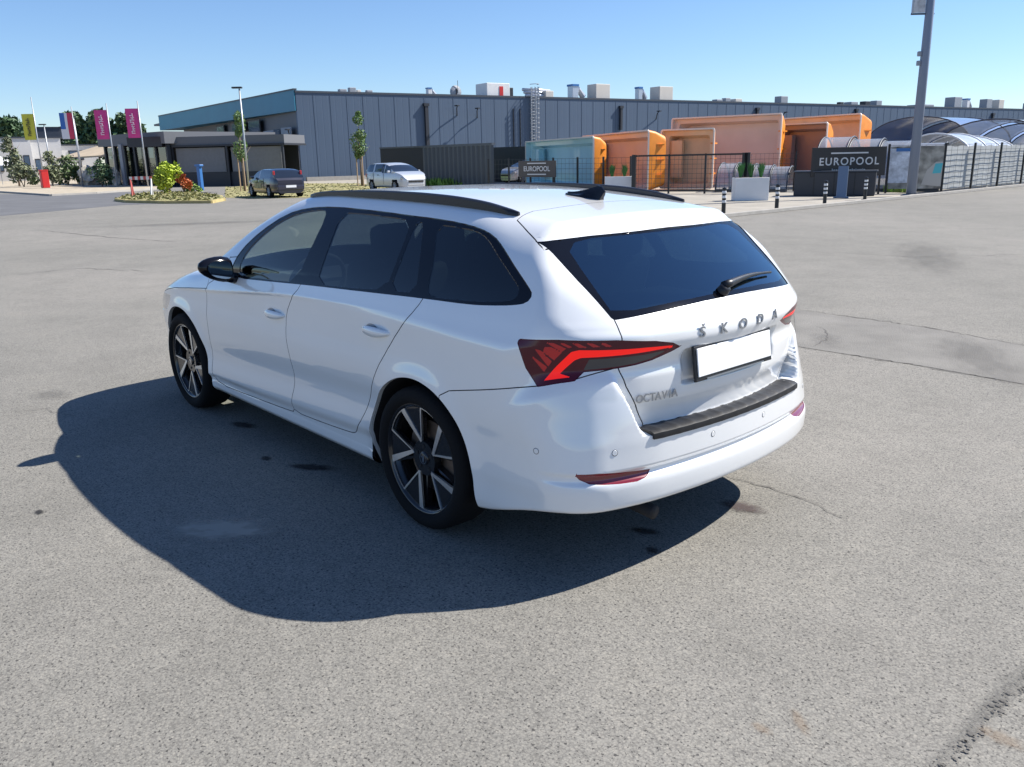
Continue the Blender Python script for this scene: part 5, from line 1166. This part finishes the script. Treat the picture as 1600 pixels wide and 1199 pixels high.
# planters
def planter(px0, px1, py, h, label, clumps):
    a, b = G(px0, py), G(px1, py); d = b-a; L_ = d.length; ang = math.atan2(d.y, d.x)+.35; t = empty('planter', ((a+b)/2+Vector((.3, -.3, 0)))[:], ang); tag(t, label, 'planter', 'white planters by the gate')
    Lx = L_*.88; mb = MB(); mb.rbox((0, 0, h/2), (Lx, .62, h), .015); mb.build('tub', M['white'], t); MB().box((0, 0, h-.01), (Lx-.08, .54, .03)).build('soil', M['bark'], t)
    rr = random.Random(int(px0)); 
    for k in range(clumps):
        g = MB(); cx = Lx*((k+.5)/clumps-.5)*.92
        for i in range(110):
            a_ = rr.random()*6.28; r_ = .04*rr.random(); hh = .30+.26*rr.random(); sp = .15*rr.random(); x = cx+r_*math.cos(a_); y = r_*math.sin(a_); wv_ = .010
            g.add([(x-wv_, y, h), (x+wv_, y, h), (x+sp*.5*math.cos(a_)+wv_, y+sp*.5*math.sin(a_), h+hh*.6), (x+sp*math.cos(a_), y+sp*math.sin(a_), h+hh), (x+sp*.5*math.cos(a_)-wv_, y+sp*.5*math.sin(a_), h+hh*.6)], [(0, 1, 2, 3, 4)])
        g.build('grass_clump', M['plantgreen'], t)
    return t
M['plantgreen'] = leafmat('planter_grass', (.06, .20, .05))
planter(1145, 1206, 314.5, .78, 'white planter with three grass clumps right of the gate', 3); planter(944, 990, 303, .72, 'white planter with grass left of the gate post', 2)
def bollard(px, py, label):
    p = G(px, py); t = empty('bollard', (p.x, p.y, 0)); tag(t, label, 'bollard', 'black bollards along the pavement edge')
    MB().lathe([(.11, 0), (.11, .03), (.055, .04), (.055, .36), (.05, .36)], n=16).build('post', M['blackmetal'], t, auto=30)
    k = MB()
    for i in range(3): b_ = MB(); b_.lathe([(.054, .36+.12*i), (.058, .37+.12*i), (.058, .415+.12*i), (.054, .425+.12*i)], n=16); b_.build('reflective_band', M['white'], t); k.lathe([(.052, .42+.12*i), (.052, .485+.12*i)], n=16)
    k.lathe([(.052, .70), (.058, .72), (.05, .75), (.001, .76)], n=16)
    k.build('top_section', M['blackmetal'], t)
for a_ in ((1130, 339, 'bollard nearest the white car roof, leftmost in the row'), (1213, 331, 'bollard right of the larger white planter'), (1288, 322, 'bollard in front of the dark cabinet'), (1351, 313, 'bollard in front of the large black sign, rightmost')): bollard(*a_)
# big lamp post with banner
p = G(1423, 307); t = empty('lamp_mast', (p.x, p.y, 0), math.atan2(CB[0][1], CB[0][0])); tag(t, 'tall grey blue steel mast with a banner box near the top right', 'street lamp')
MB().tube([(0, 0, 0), (0, 0, 5), (0, 0, 11)], [.17, .145, .11], 10).build('pole', M['polegrey'], t, smooth=True); MB().lathe([(.34, 0), (.34, .05), (.2, .08)], n=12).build('base_plate', M['kerb'], t)
bn = MB(); bn.rbox((-.36, 0, 7.2), (.40, .05, 2.3), .01); bn.build('banner', mat('pale_banner_print', (.55, .55, .56), .7, vary=.25, vscale=6), t)
MB().tube([(-.62, 0, 6.01), (.16, 0, 6.01)], .03, 6).tube([(-.62, 0, 8.4), (.16, 0, 8.4)], .03, 6).build('bracket', M['cap'], t); MB().box((-.585, 0, 7.2), (.04, .06, 2.36)).build('banner_frame', M['pole'], t)
for z in (4.75, 4.45): MB().rbox((-.20, 0, z), (.12, .12, .16), .02).build('cable_box', M['hvacg'], t)
MB().rbox((-.8, 0, 11.0), (1.6, .3, .12), .03).build('lamp_head', M['dark'], t)
# arched pool enclosures
def polymat(name, tint, dif, al):
    m = bpy.data.materials.new(name); m.use_nodes = True; nt = m.node_tree; nt.nodes.clear(); o = nt.nodes.new('ShaderNodeOutputMaterial'); mx = nt.nodes.new('ShaderNodeMixShader'); tr = nt.nodes.new('ShaderNodeBsdfTransparent'); tr.inputs[0].default_value = (*tint, 1)
    p_ = nt.nodes.new('ShaderNodeBsdfPrincipled'); p_.inputs['Base Color'].default_value = (*dif, 1); p_.inputs['Roughness'].default_value = .15; mx.inputs[0].default_value = al
    nt.links.new(tr.outputs[0], mx.inputs[1]); nt.links.new(p_.outputs[0], mx.inputs[2]); nt.links.new(mx.outputs[0], o.inputs[0]); return m
M['poly'] = polymat('clear_polycarbonate', (.85, .88, .92), (.55, .58, .64), .42); M['polyblue'] = polymat('smoked_blue_polycarbonate', (.30, .38, .58), (.26, .34, .52), .8); M['polywhite'] = polymat('milky_polycarbonate', (.8, .84, .9), (.60, .65, .72), .75)
def enclosure(a, b, width, h, nseg, label, m='poly', rib='cap', fh=0.0):
    d = b-a; L_ = d.length; t = empty('pool_enclosure', (a.x, a.y, .02), math.atan2(d.y, d.x)); tag(t, label, 'pool enclosure', 'arched pool enclosures'); sc = []
    for k in range(17): q = math.pi*k/16; sc.append((-math.cos(q)*width/2, fh+math.sin(q)**.8*(h-fh)))
    if fh: sc = [(-width/2, 0)]+sc+[(width/2, 0)]
    for i in range(nseg):
        k_ = 1-.05*i; v = []; f = []; x0, x1 = L_*i/nseg, L_*(i+1)/nseg; n = len(sc)
        for x in (x0, x1): v += [(x, y*k_, z*k_) for y, z in sc]
        f = [(j, j+1, j+1+n, j+n) for j in range(n-1)]; MB().add(v, f).build('cover', M[m], t, smooth=True)
        for x in (x0+.02, x1-.02): MB().tube([(x, y*k_*1.005, z*k_*1.005) for y, z in sc], .035, 6, cap=False).build('rib', M[rib], t, smooth=True)
    for y in (-width/2, width/2): MB().box((L_/2, y, .06), (L_, .08, .12)).build('rail', M[rib], t)
    return t
enclosure(G(1128, 299), G(1236, 299), 2.4, 1.18, 4, 'low clear arched enclosure behind the larger white planter')
enclosure(Vector((15.8, -31.6, 0)), Vector((11.3, -32.9, 0)), 3.6, 2.15, 4, 'taller clear arched enclosure behind the large black sign', fh=.4)
enclosure(Vector((13.6, -44, 0)), Vector((13.2, -62, 0)), 5.6, 2.95, 4, 'big blue white arched enclosure behind the fence at the right', 'polywhite', fh=1.2)
enclosure(Vector((20.0, -50, 0)), Vector((18.8, -72, 0)), 6.4, 3.45, 4, 'dark blue arched enclosure farthest right behind the others', 'polyblue', fh=1.6)
enclosure(Vector((12.6, -34.8, 0)), Vector((12.5, -40.5, 0)), 3.4, 2.2, 3, 'milky arched enclosure right of the lamp mast', 'polywhite', 'white', fh=.5)
# poster and tarpaulins on the fences
pm = mat('poster_print', (.30, .28, .24), .6, vary=.75, vscale=2.6); pw = mat('poster_white_print', (.62, .65, .70), .6, vary=.35, vscale=5); pt_ = mat('poster_pool_blue', (.10, .50, .55), .5)
a, b = G(1383, 303), Vector((10.45, -30.6, 0)); d = b-a; L_ = d.length; t = empty('poster', (a.x, a.y, 0), math.atan2(d.y, d.x)); tag(t, 'printed pool poster on the fence either side of the lamp mast', 'poster')
MB().box((L_/2, -.05, .95), (L_-.1, .012, 1.55)).build('poster_sheet', pm, t); MB().box((L_*.22, -.060, 1.02), (L_*.40, .006, 1.25)).build('pale_figure_print', pw, t)
MB().add([(L_*.62, -.061, .32), (L_*.97, -.061, .25), (L_*.97, -.061, 1.15), (L_*.85, -.061, 1.15), (L_*.70, -.061, .85)], [(0, 1, 2, 3, 4)]).build('terrace_print', mat('poster_terrace_print', (.50, .47, .42), .6), t)
MB().add([(L_*.80, -.064, .72), (L_*.95, -.064, .74), (L_*.97, -.064, 1.10), (L_*.84, -.064, 1.08)], [(0, 1, 2, 3)]).build('pool_print', pt_, t)
MB().box((L_*.30, -.066, 1.60), (L_*.36, .004, .12)).build('sky_print', M['bluecap'], t)
tarp = mat('pale_tarpaulin', (.36, .38, .39), .8, vary=.08, vscale=.8); t = empty('tarpaulin', (10.62, -31, 0), -math.pi/2); tag(t, 'pale grey tarpaulin sheets hung behind the mesh fence on the right', 'tarpaulin')
for k in range(8):
    v = []; f = []; x0 = k*2.83+.05
    for i in range(15):
        x = x0+2.7*i/14; o_ = .008*math.sin(i*.9+k)
        v += [(x, o_, .12), (x, o_*.4, 1.70+.02*math.sin(i))]
    for i in range(14): f.append((2*i, 2*i+2, 2*i+3, 2*i+1))
    MB().add(v, f).build('sheet', tarp, t, smooth=True)

# ------------------------------------------------------------ parked cars in the distance
def small_car(name, px_a, px_b, py, heading_deg, L_, Wd, Hh, col, prof, label, plate=None, rear_lamps='vertical'):
    """prof: roofline (x from rear 0..1, z in m); cross-section lofted along the length"""
    p = (G(px_a, py)+G(px_b, py))/2; t = empty(name, (p.x, p.y, 0), R(heading_deg)); tag(t, label, 'car')
    zr = pch([a[0]*L_-L_/2 for a in prof['roof']], [a[1] for a in prof['roof']]); belt = prof['belt']
    xs = np.linspace(-L_/2, L_/2, 61); v = []; Wf = pch([-L_/2, -L_/2+.15, -L_/2+.6, 0, L_/2-.8, L_/2-.2, L_/2], [.74, .90, .98, 1.0, .97, .82, .62])
    rows = []
    for x in xs:
        w = Wd/2*float(Wf(x)); zt = float(zr(x)); zb = min(belt+.06*(x < 0), zt-.02); top = max(zt, zb+.02)
        g = max(0, min(1, (top-zb)/(Hh-belt))); wi = w*(1-.26*g)
        row = [(0, .20), (w*.80, .20), (w*.97, .27), (w, .45), (w*1.0, .62), (w*.985, zb-.06), (w*.955, zb), (w*.955+(wi-w*.955)*.33, zb+(top-zb)*.33), (w*.955+(wi-w*.955)*.7, zb+(top-zb)*.72), (wi, zb+(top-zb)*.90), (wi*.88, top-.012*g-.004), (wi*.5, top+.012*g), (0, top+.02*g)]
        rows.append([(x, y, z) for y, z in row])
    n = len(rows[0]); W2 = 2*n-1
    for r_ in rows: v += r_+[(x, -y, z) for x, y, z in r_[-2::-1]]
    body, win, lamp = [], [], []
    wx = prof['wheels']; cab0, cab1 = prof['cab']
    for i in range(60):
        xm = (xs[i]+xs[i+1])/2
        for k in range(W2-1):
            q = (i*W2+k, i*W2+k+1, (i+1)*W2+k+1, (i+1)*W2+k); kk = k if k < n-1 else W2-2-k
            zc = sum(v[j][2] for j in q)/4; slope = abs(float(zr(xm+.05))-float(zr(xm-.05)))/.1
            if any(abs(xm-c) < .33 and zc < .30+math.sqrt(max(0, .33**2-(xm-c)**2)) for c in wx) and 1 <= kk <= 3: continue
            side = 6 <= kk <= 8 and cab0 < xm < cab1 and not any(abs(xm-c) < .045 for c in prof['pillars']) and zr(xm) > belt+.22
            scr = kk >= 9 and slope > .30 and zr(xm) > belt+.05 and xm < cab1+.6
            (win if side or scr else body).append(q)
    cap0 = tuple(range(W2)); cap1 = tuple(60*W2+k for k in range(W2-1, -1, -1))
    pm_ = mat(name+'_paint', col, .3, coat=1, metal=.2)
    MB().add(v, body+[cap0, cap1]).build('body', pm_, t, auto=38); MB().add(v, win).build('windows', M['carglassdark'], t, auto=38)
    for sx in wx:
        for s in (1, -1):
            w = empty('wheel', (sx, s*(Wd/2-.10), .30)); w.parent = t
            MB().lathe([(.19, -.09), (.27, -.10), (.30, -.07), (.30, .07), (.27, .10), (.19, .09)], n=24, axis='Y').build('tyre', M['rubber'], w, smooth=True)
            r_ = MB(); r_.lathe([(.001, s*.07), (.06, s*.075), (.06, s*.05)], n=16, axis='Y'); r_.lathe([(.19, s*.085), (.175, s*.085), (.17, s*.02)], n=24, axis='Y')
            for k in range(7): a = k*2*math.pi/7; r_.tube([(.04*math.cos(a), s*.07, .04*math.sin(a)), (.18*math.cos(a), s*.075, .18*math.sin(a))], .022, 5)
            r_.build('rim', M['pole'], w)
            MB().lathe([(.001, s*.01), (.18, s*.01)], n=16, axis='Y').build('brake_disc', M['under'], w)
    for s in (1, -1):
        xr = -L_/2
        if rear_lamps == 'vertical': MB().rbox((xr+.30, s*(Wd*.40), belt+.16), (.12, .10, .42), .03).build('tail_light', M['taillens'], t)
        else: MB().rbox((xr+.12, s*(Wd*.41), belt-.12), (.16, .14, .20), .03).build('tail_light', M['taillens'], t)
        MB().rbox((L_/2-.28, s*(Wd*.355), .68), (.26, .26, .16), .05).build('headlight', M['lampclear'], t)
        MB().rbox((cab1-.30, s*(Wd/2+.07), belt+.07), (.10, .16, .12), .03).build('wing_mirror', pm_, t)
        MB().box((cab0+(cab1-cab0)*.5-.1, s*(Wd/2+.004), belt-.10), (.16, .03, .03)).build('door_handle', M['under'], t)
        for dx in prof['pillars']: MB().box((dx, s*(Wd/2+.001), (belt+.25)/2+.10), (.012, .012, belt-.35)).build('door_gap', M['seam'], t)
    MB().rbox((-L_/2-.005, 0, .46), (.14, Wd*.80, .22), .04).build('rear_bumper', pm_, t); MB().rbox((L_/2-.06, 0, .42), (.16, Wd*.60, .24), .05).build('front_bumper', pm_, t)
    MB().box((L_/2+.03, 0, .52), (.02, .9, .09)).build('grille', M['under'], t); MB().box((-L_/2-.085, 0, .52 if plate is None else plate), (.015, .5, .11)).build('number_plate', M['platewhite'], t)
    return t
M['carglassdark'] = mat('dark_car_window', (.015, .02, .03), .06, coat=.8); M['taillens'] = mat('tail_lens_red', (.45, .015, .02), .2, coat=.8)
hb = {'roof': [(0, .80), (.02, .92), (.07, 1.08), (.13, 1.25), (.22, 1.31), (.45, 1.32), (.60, 1.25), (.74, .97), (.80, .88), (.93, .77), (1, .58)], 'belt': .86, 'wheels': (-1.17, 1.25), 'cab': (-1.55, .95), 'pillars': (-.62, .25)}
mp = {'roof': [(0, .85), (.02, 1.0), (.06, 1.24), (.10, 1.40), (.22, 1.46), (.48, 1.46), (.62, 1.36), (.80, 1.02), (.84, .98), (.94, .86), (1, .62)], 'belt': .95, 'wheels': (-1.2, 1.25), 'cab': (-1.8, 1.15), 'pillars': (-.95, .15)}
sc1 = small_car('hatchback', 393, 473, 307.5, -6, 3.85, 1.64, 1.32, (.012, .014, .035), hb, 'dark blue hatchback parked on the verge with red lamps at its rear')
MB().box((.15, -.825, .55), (.9, .012, .24)).build('door_lettering', mat('pale_yellow_print', (.34, .30, .14), .6, vary=.5, vscale=9), sc1); MB().box((.15, .825, .55), (.9, .012, .24)).build('door_lettering', mat('pale_yellow_print', (.34, .30, .14), .6, vary=.5, vscale=9), sc1)
small_car('compact_car', 580, 661, 298.5, 176, 4.05, 1.70, 1.46, (.55, .57, .60), mp, 'silver compact car parked in front of the corrugated enclosure', rear_lamps='low')
small_car('parked_car', 790, 868, 286, 85, 3.9, 1.72, 1.5, (.35, .37, .40), mp, 'grey car parked behind the mesh fence and the small brown sign', rear_lamps='low')
